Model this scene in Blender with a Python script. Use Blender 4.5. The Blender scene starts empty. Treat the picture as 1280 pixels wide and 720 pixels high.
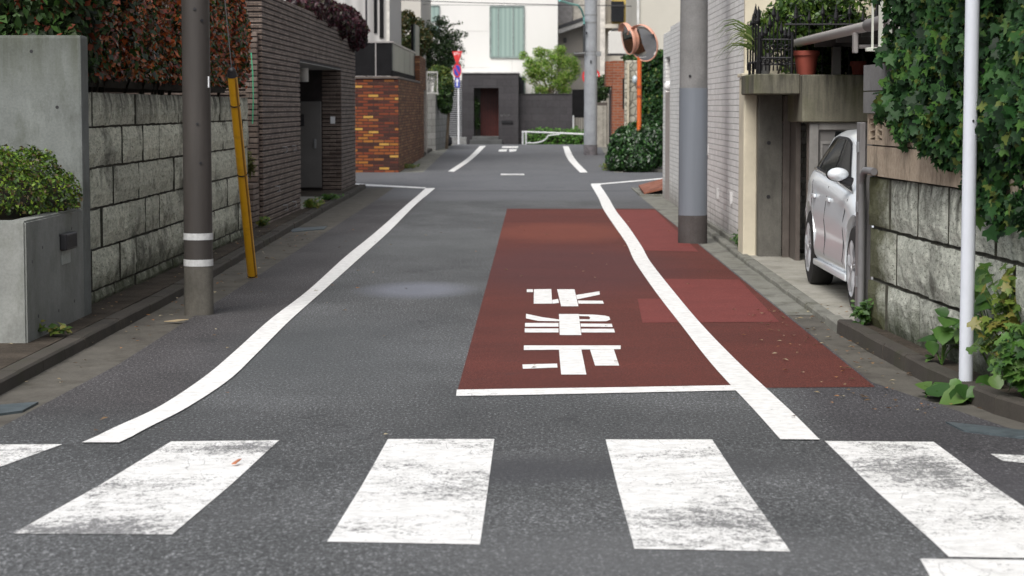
import bpy, bmesh, math, random
import numpy as np
from mathutils import Vector, Matrix
R = math.radians
random.seed(7); rng = np.random.default_rng(7)
SC = bpy.context.scene; COL = SC.collection

# ------------------------------------------------------------ camera, world, sun, exposure
FPX = 2800.0; VPU, VPV = 665.0, 134.0; CAMZ = 1.5
PITCH = math.atan((360-VPV)/FPX); YAW = math.atan((VPU-640)/FPX*math.cos(PITCH))
cam = bpy.data.cameras.new('camera'); co = bpy.data.objects.new('camera', cam); COL.objects.link(co)
cam.sensor_width = 36; cam.lens = FPX/1280*36; cam.clip_start = .1; cam.clip_end = 2000
co.location = (0, 0, CAMZ); co.rotation_euler = (math.pi/2-PITCH, 0, YAW)
cam.dof.use_dof = True; cam.dof.focus_distance = 14.5; cam.dof.aperture_fstop = 6.0
SC.camera = co
w = bpy.data.worlds.new('World'); SC.world = w; w.use_nodes = True
wn = w.node_tree; bg = wn.nodes['Background']
sky = wn.nodes.new('ShaderNodeTexSky'); sky.sky_type = 'NISHITA'; sky.sun_disc = False
SUN_EL, SUN_AZ = 50, 203      # azimuth from +Y clockwise
sky.sun_elevation = R(SUN_EL); sky.sun_rotation = R(SUN_AZ); sky.air_density = 1.0; sky.dust_density = 5.0; sky.ozone_density = 1.0
hs = wn.nodes.new('ShaderNodeHueSaturation'); hs.inputs['Saturation'].default_value = .38
wn.links.new(sky.outputs[0], hs.inputs['Color']); wn.links.new(hs.outputs[0], bg.inputs[0]); bg.inputs[1].default_value = .135
sl = bpy.data.lights.new('sun', 'SUN'); sl.energy = 1.5; sl.angle = R(35); sl.color = (1, .97, .93)
so = bpy.data.objects.new('sun', sl); COL.objects.link(so)
sd = Vector((math.sin(R(SUN_AZ))*math.cos(R(SUN_EL)), math.cos(R(SUN_AZ))*math.cos(R(SUN_EL)), math.sin(R(SUN_EL))))
so.rotation_euler = (-sd).to_track_quat('-Z', 'Y').to_euler(); so.location = (0, 0, 30)
SC.view_settings.view_transform = 'Standard'; SC.view_settings.look = 'None'
SC.view_settings.exposure = 0.42; SC.view_settings.gamma = 1

# ------------------------------------------------------------ ground profile, ray helpers
PK = [(-60, .30), (0, .27), (5, .14), (7.2, .085), (8.6, .035), (10.1, 0), (12, 0), (20, 0), (30, 0), (38, 0), (41.6, .02), (45, .045), (49, .08), (54, .12),
      (60, .175), (66, .23), (70, .26), (72.5, .27), (75, .26), (79, .19), (84, .07), (90, -.12), (96, -.25), (110, -.28), (500, -.28)]
KY = [k[0] for k in PK]
def prof(y): return float(np.interp(y, KY, [k[1] for k in PK]))
F = Vector((-math.sin(YAW)*math.cos(PITCH), math.cos(YAW)*math.cos(PITCH), -math.sin(PITCH)))
RT = Vector((math.cos(YAW), math.sin(YAW), 0)); UP = RT.cross(F)
def ray(u, v): return F + RT*((u-640)/FPX) - UP*((v-360)/FPX)
def G(u, v):                      # ground point seen at a photo pixel
    d = ray(u, v); y = 10.0
    for _ in range(60):
        t = (prof(y)-CAMZ)/d.z; y = .5*y+.5*t*d.y
    t = (prof(y)-CAMZ)/d.z
    return (t*d.x, t*d.y)
def X(u, Y): return (u-VPU)*Y/FPX
def Z(v, Y): return CAMZ+(VPV-v)*Y/FPX

# ------------------------------------------------------------ material helpers
class M:
    def __init__(s, name, rough=.8, metal=0, spec=.5):
        s.m = bpy.data.materials.new(name); s.m.use_nodes = True; s.t = s.m.node_tree
        s.b = s.t.nodes['Principled BSDF']; s.b.inputs['Roughness'].default_value = rough
        s.b.inputs['Metallic'].default_value = metal; s.b.inputs['Specular IOR Level'].default_value = spec
        s.geo = None
    def n(s, k): return s.t.nodes.new(k)
    def L(s, a, b): s.t.links.new(a, b)
    def pos(s):
        if not s.geo: s.geo = s.n('ShaderNodeNewGeometry')
        return s.geo.outputs['Position']
    def map(s, sc=(1, 1, 1), loc=(0, 0, 0), rot=(0, 0, 0), src=None):
        a = s.n('ShaderNodeMapping'); a.inputs['Scale'].default_value = sc; a.inputs['Location'].default_value = loc
        a.inputs['Rotation'].default_value = rot; s.L(src or s.pos(), a.inputs[0]); return a.outputs[0]
    def noise(s, scale, detail=4, rough=.55, vec=None, dist=0):
        a = s.n('ShaderNodeTexNoise'); a.inputs['Scale'].default_value = scale; a.inputs['Detail'].default_value = detail
        a.inputs['Roughness'].default_value = rough; a.inputs['Distortion'].default_value = dist; s.L(vec or s.pos(), a.inputs['Vector']); return a.outputs[0]
    def ramp(s, fac, stops, interp='LINEAR'):
        a = s.n('ShaderNodeValToRGB'); a.color_ramp.interpolation = interp; e = a.color_ramp.elements
        while len(e) < len(stops): e.new(.5)
        for x, (p, c) in zip(e, stops):
            x.position = p; x.color = (c, c, c, 1) if isinstance(c, (int, float)) else (*c, 1)
        s.L(fac, a.inputs[0]); return a.outputs[0]
    def mix(s, f, a, b, mode='MIX'):
        x = s.n('ShaderNodeMix'); x.data_type = 'RGBA'; x.blend_type = mode
        for i, val in ((0, f), (6, a), (7, b)):
            if hasattr(val, 'links'): s.L(val, x.inputs[i])
            elif i == 0: x.inputs[0].default_value = val
            else: x.inputs[i].default_value = (val, val, val, 1) if isinstance(val, (int, float)) else (*val, 1)
        return x.outputs[2]
    def math(s, op, a, b=0, clamp=False):
        x = s.n('ShaderNodeMath'); x.operation = op; x.use_clamp = clamp
        for i, val in ((0, a), (1, b)):
            if hasattr(val, 'links'): s.L(val, x.inputs[i])
            else: x.inputs[i].default_value = val
        return x.outputs[0]
    def col(s, c):
        if hasattr(c, 'links'): s.L(c, s.b.inputs['Base Color'])
        else: s.b.inputs['Base Color'].default_value = (*c, 1)
        return s
    def bump(s, h, strength=.5, dist=.01):
        a = s.n('ShaderNodeBump'); a.inputs['Strength'].default_value = strength; a.inputs['Distance'].default_value = dist
        s.L(h, a.inputs['Height']); s.L(a.outputs[0], s.b.inputs['Normal']); return s
    def sep(s):
        a = s.n('ShaderNodeSeparateXYZ'); s.L(s.pos(), a.inputs[0]); return a.outputs
    def wallvec(s):                # (x+y, z) so courses run level on walls facing either way
        o = s.sep(); c = s.n('ShaderNodeCombineXYZ'); s.L(s.math('ADD', o[0], o[1]), c.inputs[0]); s.L(o[2], c.inputs[1]); return c.outputs[0]
    def blob(s, cx, cy, rx, ry):   # soft 0..1 patch on the ground (wear, damp, repairs)
        v = s.map((1/rx, 1/ry, 0), (-cx/rx, -cy/ry, 0)); a = s.n('ShaderNodeVectorMath'); a.operation = 'LENGTH'; s.L(v, a.inputs[0])
        return s.math('SUBTRACT', 1, a.outputs['Value'], True)
def plain(name, c, rough=.6, metal=0, var=.25, scale=6, bump=0, spec=.5):
    m = M(name, rough, metal, spec); n = m.noise(scale, 5, .6)
    lo = tuple(x*(1-var) for x in c); hi = tuple(min(1, x*(1+var)) for x in c)
    m.col(m.ramp(n, [(.3, lo), (.7, hi)]))
    if bump: m.bump(m.noise(scale*12, 4), bump, .005)
    return m.m

def asphalt(m, tint=(1, 1, 1), base=.085, shoulder=False):
    f1 = m.noise(70, 2, .85, m.map((1, .38, 1))); f2 = m.noise(150, 2, .8, m.map((1, .5, 1))); fine = m.math('ADD', m.math('MULTIPLY', f1, .6), m.math('MULTIPLY', f2, .4)); mid = m.noise(22, 5, .75); big = m.noise(.9, 6, .65, m.map((1.0, .55, 1)))
    c = m.ramp(fine, [(.38, tuple(base*.22*t for t in tint)), (.47, tuple(base*.75*t for t in tint)), (.56, tuple(base*1.2*t for t in tint)), (.62, tuple(base*3.6*t for t in tint))])
    c = m.mix(m.ramp(mid, [(.35, .0), (.75, .55)]), c, tuple(base*.62*t for t in tint))
    c = m.mix(.75, c, m.ramp(big, [(.3, (.52, .54, .56)), (.5, (.88, .90, .92)), (.7, (1.28, 1.30, 1.34))]), 'MULTIPLY')
    return c, fine
def asphalt_mat(name, **k):
    m = M(name, .82, 0, .35); c, f = asphalt(m, **k)
    return m, c, f
m, c, f = asphalt_mat('asphalt', base=.103)
o = m.sep()
# cross street is paler, the strips outside the edge lines darker and browner, resurfaced bands
xst = m.ramp(m.math('MULTIPLY', m.math('ADD', o[1], m.math('MULTIPLY', m.noise(.8, 2), .8)), .01), [(.358, 0), (.372, 1)])
c = m.mix(xst, c, m.mix(.6, c, (.125, .126, .135)))
sh = m.ramp(m.math('MULTIPLY', m.math('SUBTRACT', 0, o[0]), .1), [(.168, 0), (.182, 1)])
inn = m.ramp(m.math('MULTIPLY', o[1], .01), [(.105, 0), (.112, 1), (.355, 1), (.38, 0)])
c = m.mix(m.math('MULTIPLY', sh, inn), c, m.mix(.75, c, (.62, .54, .54), 'MULTIPLY'))
sh2 = m.ramp(m.math('MULTIPLY', o[0], .1), [(.125, 0), (.15, 1)])
c = m.mix(m.math('MULTIPLY', sh2, m.ramp(m.math('MULTIPLY', o[1], .01), [(.06, 0), (.09, 1), (.13, 1), (.16, 0)])), c, m.mix(.7, c, (.62, .55, .60), 'MULTIPLY'))
band = m.ramp(m.math('MULTIPLY', o[1], .01), [(.092, 0), (.098, 1), (.108, 1), (.114, 0)])
c = m.mix(m.math('MULTIPLY', band, .5), c, m.mix(1, c, (.6, .6, .6), 'MULTIPLY'))
sm_ = m.ramp(m.noise(1.1, 3, .5, m.map((1, .5, 1), (3, 1, 0))), [(.494, 0), (.5, 1), (.506, 0)])
c = m.mix(m.math('MULTIPLY', sm_, m.ramp(m.noise(.45, 2), [(.45, 0), (.55, .55)])), c, (.03, .03, .032))
for bx, by, rx, ry, k, amt in [(-.95, 18.4, .55, 1.0, (.20, .21, .25), .9), (-.95, 25, 1.6, 3, (.12, .125, .125), .5), (.45, 9.2, 1.2, .5, (.05, .05, .052), .9),
                               (-.1, 9.0, .7, .5, (.045, .045, .05), .9), (1.7, 8.6, .7, .9, (.05, .047, .052), .8), (-1.2, 14, 1.0, 3, (.07, .075, .078), .6),
                               (0, 40, 3, .35, (.06, .06, .062), .9), (1.5, 36, .8, 4, (.10, .10, .105), .5), (.4, 7.0, 1.1, .7, (.125, .125, .128), .7), (-1.8, 8, 1.2, .8, (.07, .07, .072), .5)]:
    c = m.mix(m.math('MULTIPLY', m.ramp(m.blob(bx, by, rx, ry), [(0, 0), (.6, 1)]), amt*.7), c, k)
c = m.mix(1, c, (.975, 1.0, 1.015), 'MULTIPLY')
m.col(c).bump(f, .8, .008); ASPH = m.m
# hairline cracks
m, c, f = asphalt_mat('red_surfacing', base=.09)
red = m.ramp(m.noise(110, 3, .85, m.map((1, .45, 1))), [(.3, (.038, .010, .007)), (.52, (.100, .021, .014)), (.75, (.20, .064, .048))])
red = m.mix(.6, red, m.ramp(m.noise(1.2, 4, .6, m.map((.5, 1, 1))), [(.3, .68), (.7, 1.2)]), 'MULTIPLY')
red = m.mix(m.math('MULTIPLY', m.ramp(m.blob(.35, 27, 1.2, 2.6), [(0, 0), (.5, 1)]), .5), red, (.19, .05, .028))
gr = m.ramp(m.noise(5, 6, .75, m.map((.6, 1.2, 1))), [(.55, 0), (.75, .6)])
red = m.mix(gr, red, (.055, .024, .024))
red = m.mix(m.math('MULTIPLY', m.ramp(m.blob(.35, 21, 1.3, 4), [(0, 0), (.5, 1)]), .45), red, (.066, .026, .030))
m.col(red).bump(m.noise(150, 3, .7), .5, .006); RED = m.m
m = M('red_patch', .8, 0, .35)
m.col(m.mix(.5, m.ramp(m.noise(140, 3, .7), [(.3, (.09, .019, .016)), (.52, (.160, .032, .027)), (.75, (.28, .085, .075))]), m.ramp(m.noise(3, 4), [(.3, .75), (.7, 1.15)]), 'MULTIPLY')).bump(m.noise(140, 3, .7), .5, .006); REDP = m.m

def paint(name, wear, spots=(), crack=0):
    m = M(name, .65, 0, .35); asp, f = asphalt(m, base=.115)
    white = m.ramp(m.noise(14, 5, .65), [(.3, (.60, .60, .585)), (.65, (.82, .82, .81))])
    n1 = m.noise(24, 8, .9, m.map((.7, .55, 1))); n2 = m.noise(1.7, 4, .6)
    thr = m.math('ADD', m.math('MULTIPLY', m.math('SUBTRACT', n2, .5), .5), m.math('MULTIPLY', m.math('SUBTRACT', m.noise(75, 3, .85, m.map((1, .4, 1))), .5), .6))
    e = m.math('ADD', n1, thr)
    for bx, by, rx, ry, amt in spots:
        e = m.math('SUBTRACT', e, m.math('MULTIPLY', m.ramp(m.blob(bx, by, rx, ry), [(0, 0), (.7, 1)]), amt*.75))
    keep = m.ramp(e, [(wear-.05, 0), (wear+.05, 1)])
    if crack:
        v = m.n('ShaderNodeTexVoronoi'); v.feature = 'DISTANCE_TO_EDGE'; v.inputs['Scale'].default_value = 5.5
        m.L(m.mix(.12, m.map((1, 1, 0)), m.n('ShaderNodeTexNoise').outputs[1]), v.inputs['Vector'])
        ck = m.ramp(v.outputs[0], [(.002, .25), (.008, 1)])
        gate = m.ramp(m.noise(2.2, 2), [(.42, 1), (.5, 0)])
        keep = m.math('MULTIPLY', keep, m.math('MAXIMUM', ck, gate))
    m.col(m.mix(keep, m.mix(.16, asp, (.6, .6, .6)), white)).bump(m.math('ADD', m.math('MULTIPLY', keep, .35), f), .45, .005)
    return m.m
LINE = paint('line_paint', .30); CROSSP = paint('worn_crosswalk_paint', .395, [(-1.5, 7.35, .55, .5, .16), (-1.3, 9.7, .7, .28, .13), (-.25, 8.7, .3, .9, .08), (.62, 7.75, .55, .42, .17), (.45, 9.3, .4, .3, .05), (.95, 7.3, .3, .35, .06), (1.55, 8.95, .36, .95, .22), (1.95, 8.2, .3, .5, .1)], 1)
TEXTP = paint('lettering_paint', .27); STOPP = paint('stop_line_paint', .32); FADEP = paint('faded_paint', .43)

def concrete(name, c=(.30, .30, .29), stain=(.10, .11, .07), dark=(.07, .07, .065), top=None, amt=.6, stains=1.0):
    m = M(name, .85, 0, .3)
    n = m.noise(3, 7, .65); b = m.ramp(n, [(.3, tuple(x*.8 for x in c)), (.7, tuple(x*1.15 for x in c))])
    b = m.mix(.35, b, m.ramp(m.noise(60, 4, .7), [(.35, .6), (.6, 1.05)]), 'MULTIPLY')
    streak = m.ramp(m.noise(2.6, 6, .7, m.map((1.8, 1.0, .7))), [(.48, 0), (.70, amt)])
    if top is not None:            # run-off stains below a top edge at height `top`
        o = m.sep(); g = m.ramp(m.math('ADD', m.math('SUBTRACT', top, o[2]), m.math('MULTIPLY', m.noise(5, 4, .6, m.map((2, 2, .3))), .5)), [(.25, 1), (.95*stains, 0)])
        streak = m.math('MAXIMUM', streak, m.math('MULTIPLY', g, m.ramp(m.noise(4, 6, .7, m.map((3, 3, .3))), [(.3, .15), (.6, 1)])))
    b = m.mix(streak, b, m.mix(m.ramp(m.noise(1.3, 3), [(.4, 0), (.6, 1)]), stain, dark))
    m.col(b).bump(m.noise(45, 5, .7), .35, .006); return m.m
CONC = concrete('planter_concrete', (.235, .245, .232), (.10, .11, .08), (.085, .085, .078), amt=.6)
CONCT = concrete('tall_wall_concrete', (.18, .195, .187), (.048, .054, .030), (.032, .034, .028), top=2.25, amt=.6, stains=1.0)
KERB = concrete('kerb_concrete', (.060, .053, .045), (.05, .05, .03), (.035, .033, .03), amt=.9)
GUT = concrete('gutter_concrete', (.105, .098, .084), (.05, .045, .034), (.045, .038, .033), amt=.8)
GUTL = concrete('gutter_cover_concrete', (.20, .20, .175), (.07, .07, .045), (.05, .045, .04), amt=.8)
APRON = concrete('apron_concrete', (.33, .32, .28), (.15, .14, .09), (.10, .09, .08), amt=.5)
MOSSY = concrete('mossy_concrete', (.22, .21, .16), (.075, .085, .022), (.02, .02, .018), top=1.85, amt=.9, stains=1.2)
REVEAL = concrete('reveal_concrete', (.14, .135, .12), (.05, .05, .04), (.04, .04, .035), amt=.5)
CREAM = plain('cream_render', (.60, .55, .43), .85, 0, .12, 3, .2)
DIRT = M('dirt', .95, 0, .2); DIRT.col(DIRT.mix(.6, DIRT.ramp(DIRT.noise(3, 6, .7), [(.3, (.03, .024, .018)), (.7, (.085, .07, .055))]), DIRT.ramp(DIRT.noise(60, 4, .7), [(.3, .5), (.65, 1.5)]), 'MULTIPLY')).bump(DIRT.noise(40, 5, .7), .8, .02); DIRT = DIRT.m

def brickmat(name, c1, c2, mortar, bw, bh, ms=.008, bump=.8, rough=.8, offs=.5, dist=.01, palette=None, stain=None):
    m = M(name, rough, 0, .3); v = m.wallvec()
    b = m.n('ShaderNodeTexBrick'); b.inputs['Scale'].default_value = 1; b.inputs['Brick Width'].default_value = bw; b.inputs['Row Height'].default_value = bh
    b.inputs['Mortar Size'].default_value = ms; b.inputs['Mortar Smooth'].default_value = .3; b.offset = offs; b.inputs['Bias'].default_value = 0
    m.L(v, b.inputs[0]); b.inputs['Color1'].default_value = (0, 0, 0, 1); b.inputs['Color2'].default_value = (1, 1, 1, 1); b.inputs['Mortar'].default_value = (.5, .5, .5, 1)
    tone = m.ramp(b.outputs['Color'], palette or [(.0, c1), (1, c2)], 'LINEAR' if not palette else 'CONSTANT')
    tone = m.mix(.5, tone, m.ramp(m.noise(9, 5, .7), [(.3, .65), (.7, 1.25)]), 'MULTIPLY')
    c = m.mix(b.outputs['Fac'], tone, mortar)
    if stain:
        c = m.mix(m.ramp(m.noise(1.6, 6, .65, m.map((1.6, 1.6, .5))), [(.5, 0), (.75, .55)]), c, stain)
    h = m.math('ADD', m.math('SUBTRACT', 1, b.outputs['Fac']), m.math('MULTIPLY', m.noise(30, 4, .7), .35))
    m.col(c).bump(h, bump, dist); return m.m
# ------------------------------------------------------------ mesh helpers
class MB:
    def __init__(s): s.b = bmesh.new()
    def box(s, x0, x1, y0, y1, z0, z1, bev=0, mi=0, seg=1, rot=0, jit=0):
        if jit:
            x0, x1, y0, y1, z0, z1 = [a+random.uniform(-jit, jit) for a in (x0, x1, y0, y1, z0, z1)]
        r = bmesh.ops.create_cube(s.b, size=1); vs = r['verts']
        bmesh.ops.scale(s.b, vec=(x1-x0, y1-y0, z1-z0), verts=vs)
        if bev:
            es = list({e for v in vs for e in v.link_edges})
            rr = bmesh.ops.bevel(s.b, geom=es, offset=bev, segments=seg, affect='EDGES', profile=.6)
            vs = list({v for f in rr['faces'] for v in f.verts} | {v for v in vs if v.is_valid})
        if rot: bmesh.ops.rotate(s.b, cent=(0, 0, 0), matrix=Matrix.Rotation(rot, 3, 'Z'), verts=vs)
        bmesh.ops.translate(s.b, vec=((x0+x1)/2, (y0+y1)/2, (z0+z1)/2), verts=vs)
        if mi:
            for f in {f for v in vs for f in v.link_faces}: f.material_index = mi
        return s
    def cyl(s, p0, p1, r0, r1=None, seg=16, caps=True, mi=0):
        p0, p1 = Vector(p0), Vector(p1); d = p1-p0; r1 = r0 if r1 is None else r1
        r = bmesh.ops.create_cone(s.b, cap_ends=caps, segments=seg, radius1=r0, radius2=r1, depth=d.length)
        q = d.to_track_quat('Z', 'Y').to_matrix().to_4x4(); q.translation = (p0+p1)/2
        bmesh.ops.transform(s.b, matrix=q, verts=r['verts'])
        if mi:
            for f in {f for v in r['verts'] for f in v.link_faces}: f.material_index = mi
        return s
    def tube(s, pts, r, seg=8, mi=0):
        pts = [Vector(p) for p in pts]; rs = r if isinstance(r, (list, tuple)) else [r]*len(pts)
        rings = []
        for i, p in enumerate(pts):
            d = (pts[min(i+1, len(pts)-1)]-pts[max(i-1, 0)]).normalized()
            a = d.cross(Vector((0, 0, 1)) if abs(d.z) < .95 else Vector((1, 0, 0))).normalized(); bb = d.cross(a)
            rings.append([s.b.verts.new(p+(a*math.cos(t)+bb*math.sin(t))*rs[i]) for t in [2*math.pi*k/seg for k in range(seg)]])
        for A, B in zip(rings, rings[1:]):
            for k in range(seg):
                f = s.b.faces.new((A[k], A[(k+1) % seg], B[(k+1) % seg], B[k])); f.material_index = mi
        f = s.b.faces.new(rings[0][::-1]); f.material_index = mi; f = s.b.faces.new(rings[-1]); f.material_index = mi
        return s
    def ball(s, c, r, sub=3, sc=(1, 1, 1), mi=0):
        q = bmesh.ops.create_icosphere(s.b, subdivisions=sub, radius=r)
        bmesh.ops.scale(s.b, vec=sc, verts=q['verts']); bmesh.ops.translate(s.b, vec=c, verts=q['verts'])
        if mi:
            for f in {f for v in q['verts'] for f in v.link_faces}: f.material_index = mi
        return s
    def prism(s, pts, dvec, mi=0):         # planar polygon of 3D points extruded along dvec
        vs = [s.b.verts.new(p) for p in pts]; f = s.b.faces.new(vs); f.material_index = mi
        e = bmesh.ops.extrude_face_region(s.b, geom=[f]); nv = [g for g in e['geom'] if isinstance(g, bmesh.types.BMVert)]
        for g in e['geom']:
            if isinstance(g, bmesh.types.BMFace): g.material_index = mi
        for ff in {ff for v in nv for ff in v.link_faces}: ff.material_index = mi
        bmesh.ops.translate(s.b, vec=dvec, verts=nv); return s
    def face(s, pts, mi=0):
        f = s.b.faces.new([s.b.verts.new(p) for p in pts]); f.material_index = mi; return s
    def split(s, name, mat, parent=None, smooth=False):   # one object per connected piece
        bmesh.ops.recalc_face_normals(s.b, faces=s.b.faces); seen = set(); s.b.verts.index_update(); out = []
        for v in list(s.b.verts):
            if v in seen: continue
            isl = []; st = [v]; seen.add(v)
            while st:
                a = st.pop(); isl.append(a)
                for e in a.link_edges:
                    o_ = e.other_vert(a)
                    if o_ not in seen: seen.add(o_); st.append(o_)
            ix = {a: i for i, a in enumerate(isl)}; fs = {f for a in isl for f in a.link_faces}
            me = bpy.data.meshes.new(name); me.from_pydata([tuple(a.co) for a in isl], [], [[ix[q] for q in f.verts] for f in fs]); me.materials.append(mat)
            if smooth: me.polygons.foreach_set('use_smooth', [True]*len(me.polygons)); me.set_sharp_from_angle(angle=R(40))
            out.append(link(name, me, parent))
        s.b.free(); return out
    def done(s, name, mat, parent=None, smooth=False, angle=40, fix=True):
        if fix: bmesh.ops.recalc_face_normals(s.b, faces=s.b.faces)
        me = bpy.data.meshes.new(name); s.b.to_mesh(me); s.b.free()
        for mm in (mat if isinstance(mat, (list, tuple)) else [mat]): me.materials.append(mm)
        if smooth:
            me.polygons.foreach_set('use_smooth', [True]*len(me.polygons)); me.set_sharp_from_angle(angle=R(angle))
        return link(name, me, parent)
def worldloc(o):
    v = o.location.copy()
    while o.parent: o = o.parent; v += o.location
    return v
def link(name, me, parent=None):
    o = bpy.data.objects.new(name, me); COL.objects.link(o)
    if parent is not None:
        o.parent = parent; me.transform(Matrix.Translation(-worldloc(parent)))
    return o
def thing(name, label, cat, loc, group=None):
    o = bpy.data.objects.new(name, None); COL.objects.link(o); o.location = loc; o.empty_display_size = .2
    o['label'] = label; o['category'] = cat
    if group: o['group'] = group
    return o
def tag(o, label, cat, group=None):
    o['label'] = label; o['category'] = cat
    if group: o['group'] = group
    return o
def struct(o, kind='structure'): o['kind'] = kind; return o
def rootify(o, loc):                       # set a single-mesh thing's origin at its base
    o.data.transform(Matrix.Translation(-Vector(loc))); o.location = loc; return o

def sheet(name, polys, off, mat, kind='structure'):   # flat polygons (x,y) draped over the ground profile
    b = bmesh.new()
    for p in polys:
        f = b.faces.new([b.verts.new((q[0], q[1], 0)) for q in p])
    for ky in KY:
        bmesh.ops.bisect_plane(b, geom=b.verts[:]+b.edges[:]+b.faces[:], plane_co=(0, ky, 0), plane_no=(0, 1, 0))
    for v in b.verts: v.co.z = prof(v.co.y)+off
    bmesh.ops.triangulate(b, faces=[f for f in b.faces if len(f.verts) > 4])
    for f in b.faces:
        f.normal_update()
        if f.normal.z < 0: f.normal_flip()
    me = bpy.data.meshes.new(name); b.to_mesh(me); b.free(); me.materials.append(mat)
    o = link(name, me)
    if kind: o['kind'] = kind
    return o
def ribbon(ledge, redge):                  # quads between two pixel polylines of equal length, on the ground
    a = [G(*p) for p in ledge]; c = [G(*p) for p in redge]
    return [[a[i], c[i], c[i+1], a[i+1]] for i in range(len(a)-1)]
def resample(pts, n):
    pts = [G(*p) for p in pts]; ys = np.linspace(pts[0][1], pts[-1][1], n); P = sorted(pts, key=lambda p: p[1])
    return [(float(np.interp(y, [p[1] for p in P], [p[0] for p in P])), float(y)) for y in ys]

# ------------------------------------------------------------ foliage
def leafmat(name, cols, rough=.45, trans=.35, spec=.5):
    m = M(name, rough, 0, spec); g = m.n('ShaderNodeNewGeometry')
    n = len(cols); c = m.ramp(g.outputs['Random Per Island'], [(i/n, cc) for i, cc in enumerate(cols)], 'CONSTANT')
    c = m.mix(.6, c, m.ramp(m.noise(3.0, 3), [(.3, .6), (.7, 1.35)]), 'MULTIPLY')
    m.col(c)
    tr = m.n('ShaderNodeBsdfTranslucent'); m.L(c, tr.inputs[0]); mx = m.n('ShaderNodeMixShader'); mx.inputs[0].default_value = trans
    m.L(m.b.outputs[0], mx.inputs[1]); m.L(tr.outputs[0], mx.inputs[2]); m.L(mx.outputs[0], m.t.nodes['Material Output'].inputs[0])
    return m.m
T_SIMPLE = (np.array([(0, 0, 0), (.30, .45, .09), (0, 1, -.04), (-.30, .45, .09)]), [(0, 1, 2), (0, 2, 3)])
T_BROAD = (np.array([(0, 0, 0), (.28, .05, .03), (.5, .35, .10), (.36, .72, .04), (0, 1.05, -.10), (-.36, .72, .04), (-.5, .35, .10), (-.28, .05, .03), (0, .5, -.03)]),
           [(8, 0, 1), (8, 1, 2), (8, 2, 3), (8, 3, 4), (8, 4, 5), (8, 5, 6), (8, 6, 7), (8, 7, 0)])
T_IVY = (np.array([(0, 0, 0), (.30, -.10, .02), (.55, .12, .03), (.34, .34, .07), (.52, .62, .0), (.2, .62, .05), (0, 1.08, -.12), (-.2, .62, .05), (-.52, .62, .0), (-.34, .34, .07), (-.55, .12, .03), (-.30, -.10, .02), (0, .42, -.02)]),
         [(12, i, (i+1) % 12) for i in range(12)])
T_NEEDLE = (np.array([(0, 0, 0), (.07, .5, .02), (0, 1, -.1), (-.07, .5, .02)]), [(0, 1, 2), (0, 2, 3)])
def leaves(name, P, N, size, mat, parent=None, tmpl=T_SIMPLE, rand=.8, droop=.4, sv=.35, kind=None):
    P = np.asarray(P, float); n = len(P); N = np.asarray(N, float)
    N = N/np.maximum(np.linalg.norm(N, axis=1, keepdims=True), 1e-6)+rng.normal(0, rand, (n, 3)); N[:, 2] += .25
    N /= np.linalg.norm(N, axis=1, keepdims=True)
    D = rng.normal(0, 1, (n, 3)); D[:, 2] -= droop*1.5; D -= N*(D*N).sum(1, keepdims=True); D /= np.linalg.norm(D, axis=1, keepdims=True)
    S = np.cross(D, N); sz = size*(1+rng.uniform(-sv, sv, n))[:, None, None]
    V, Fs = tmpl
    W = (S[:, None, :]*V[None, :, 0:1]+D[:, None, :]*(V[None, :, 1:2]-.5)+N[:, None, :]*V[None, :, 2:3])*sz+P[:, None, :]
    k = len(V); fa = np.array(Fs); nf = len(fa)
    idx = (fa[None]+(np.arange(n)*k)[:, None, None]).reshape(-1)
    me = bpy.data.meshes.new(name); me.vertices.add(n*k); me.vertices.foreach_set('co', W.reshape(-1).astype(np.float32))
    me.loops.add(n*nf*3); me.loops.foreach_set('vertex_index', idx.astype(np.int32))
    me.polygons.add(n*nf); me.polygons.foreach_set('loop_start', np.arange(0, n*nf*3, 3, dtype=np.int32))
    me.update(calc_edges=True); me.validate(); me.materials.append(mat)
    return link(name, me, parent)
def lump(p, s=1.0, seed=0):                # cheap smooth noise for clumping
    p = np.asarray(p)*s+seed
    return (np.sin(p[..., 0]*2.1+1.3*np.sin(p[..., 1]*1.7+p[..., 2]))+np.sin(p[..., 1]*2.7+1.1*np.sin(p[..., 2]*2.3))+np.sin(p[..., 2]*3.1+1.7*np.sin(p[..., 0]*1.9)))/3
def blobs(centres, n, shell=.35, clump=0, seed=0, flat=1.0):   # points near the skin of a union of ellipsoids
    C = np.array([c[:3] for c in centres], float); Rr = np.array([c[3:6] for c in centres], float)
    vol = (Rr.prod(1))**(2/3); pr = vol/vol.sum(); out = []; nn = []
    need = n
    while need > 0:
        m_ = max(need*2, 200)
        i = rng.choice(len(C), m_, p=pr); d = rng.normal(0, 1, (m_, 3)); d /= np.linalg.norm(d, axis=1, keepdims=True)
        r = 1-rng.random(m_)**1.6*shell; r *= 1+.14*lump(d*2.2+C[i], 1.6, seed)
        p = C[i]+d*Rr[i]*r[:, None]
        q = ((p[:, None, :]-C[None])/Rr[None]); ins = ((q**2).sum(2) < (1-shell)**2).any(1)
        ok = ~ins
        if clump: ok &= lump(p, clump, seed)+rng.normal(0, .25, m_) > -.35
        p, d = p[ok], d[ok]; out.append(p[:need]); nn.append(d[:need]); need -= len(out[-1])
    return np.vstack(out), np.vstack(nn)
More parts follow.
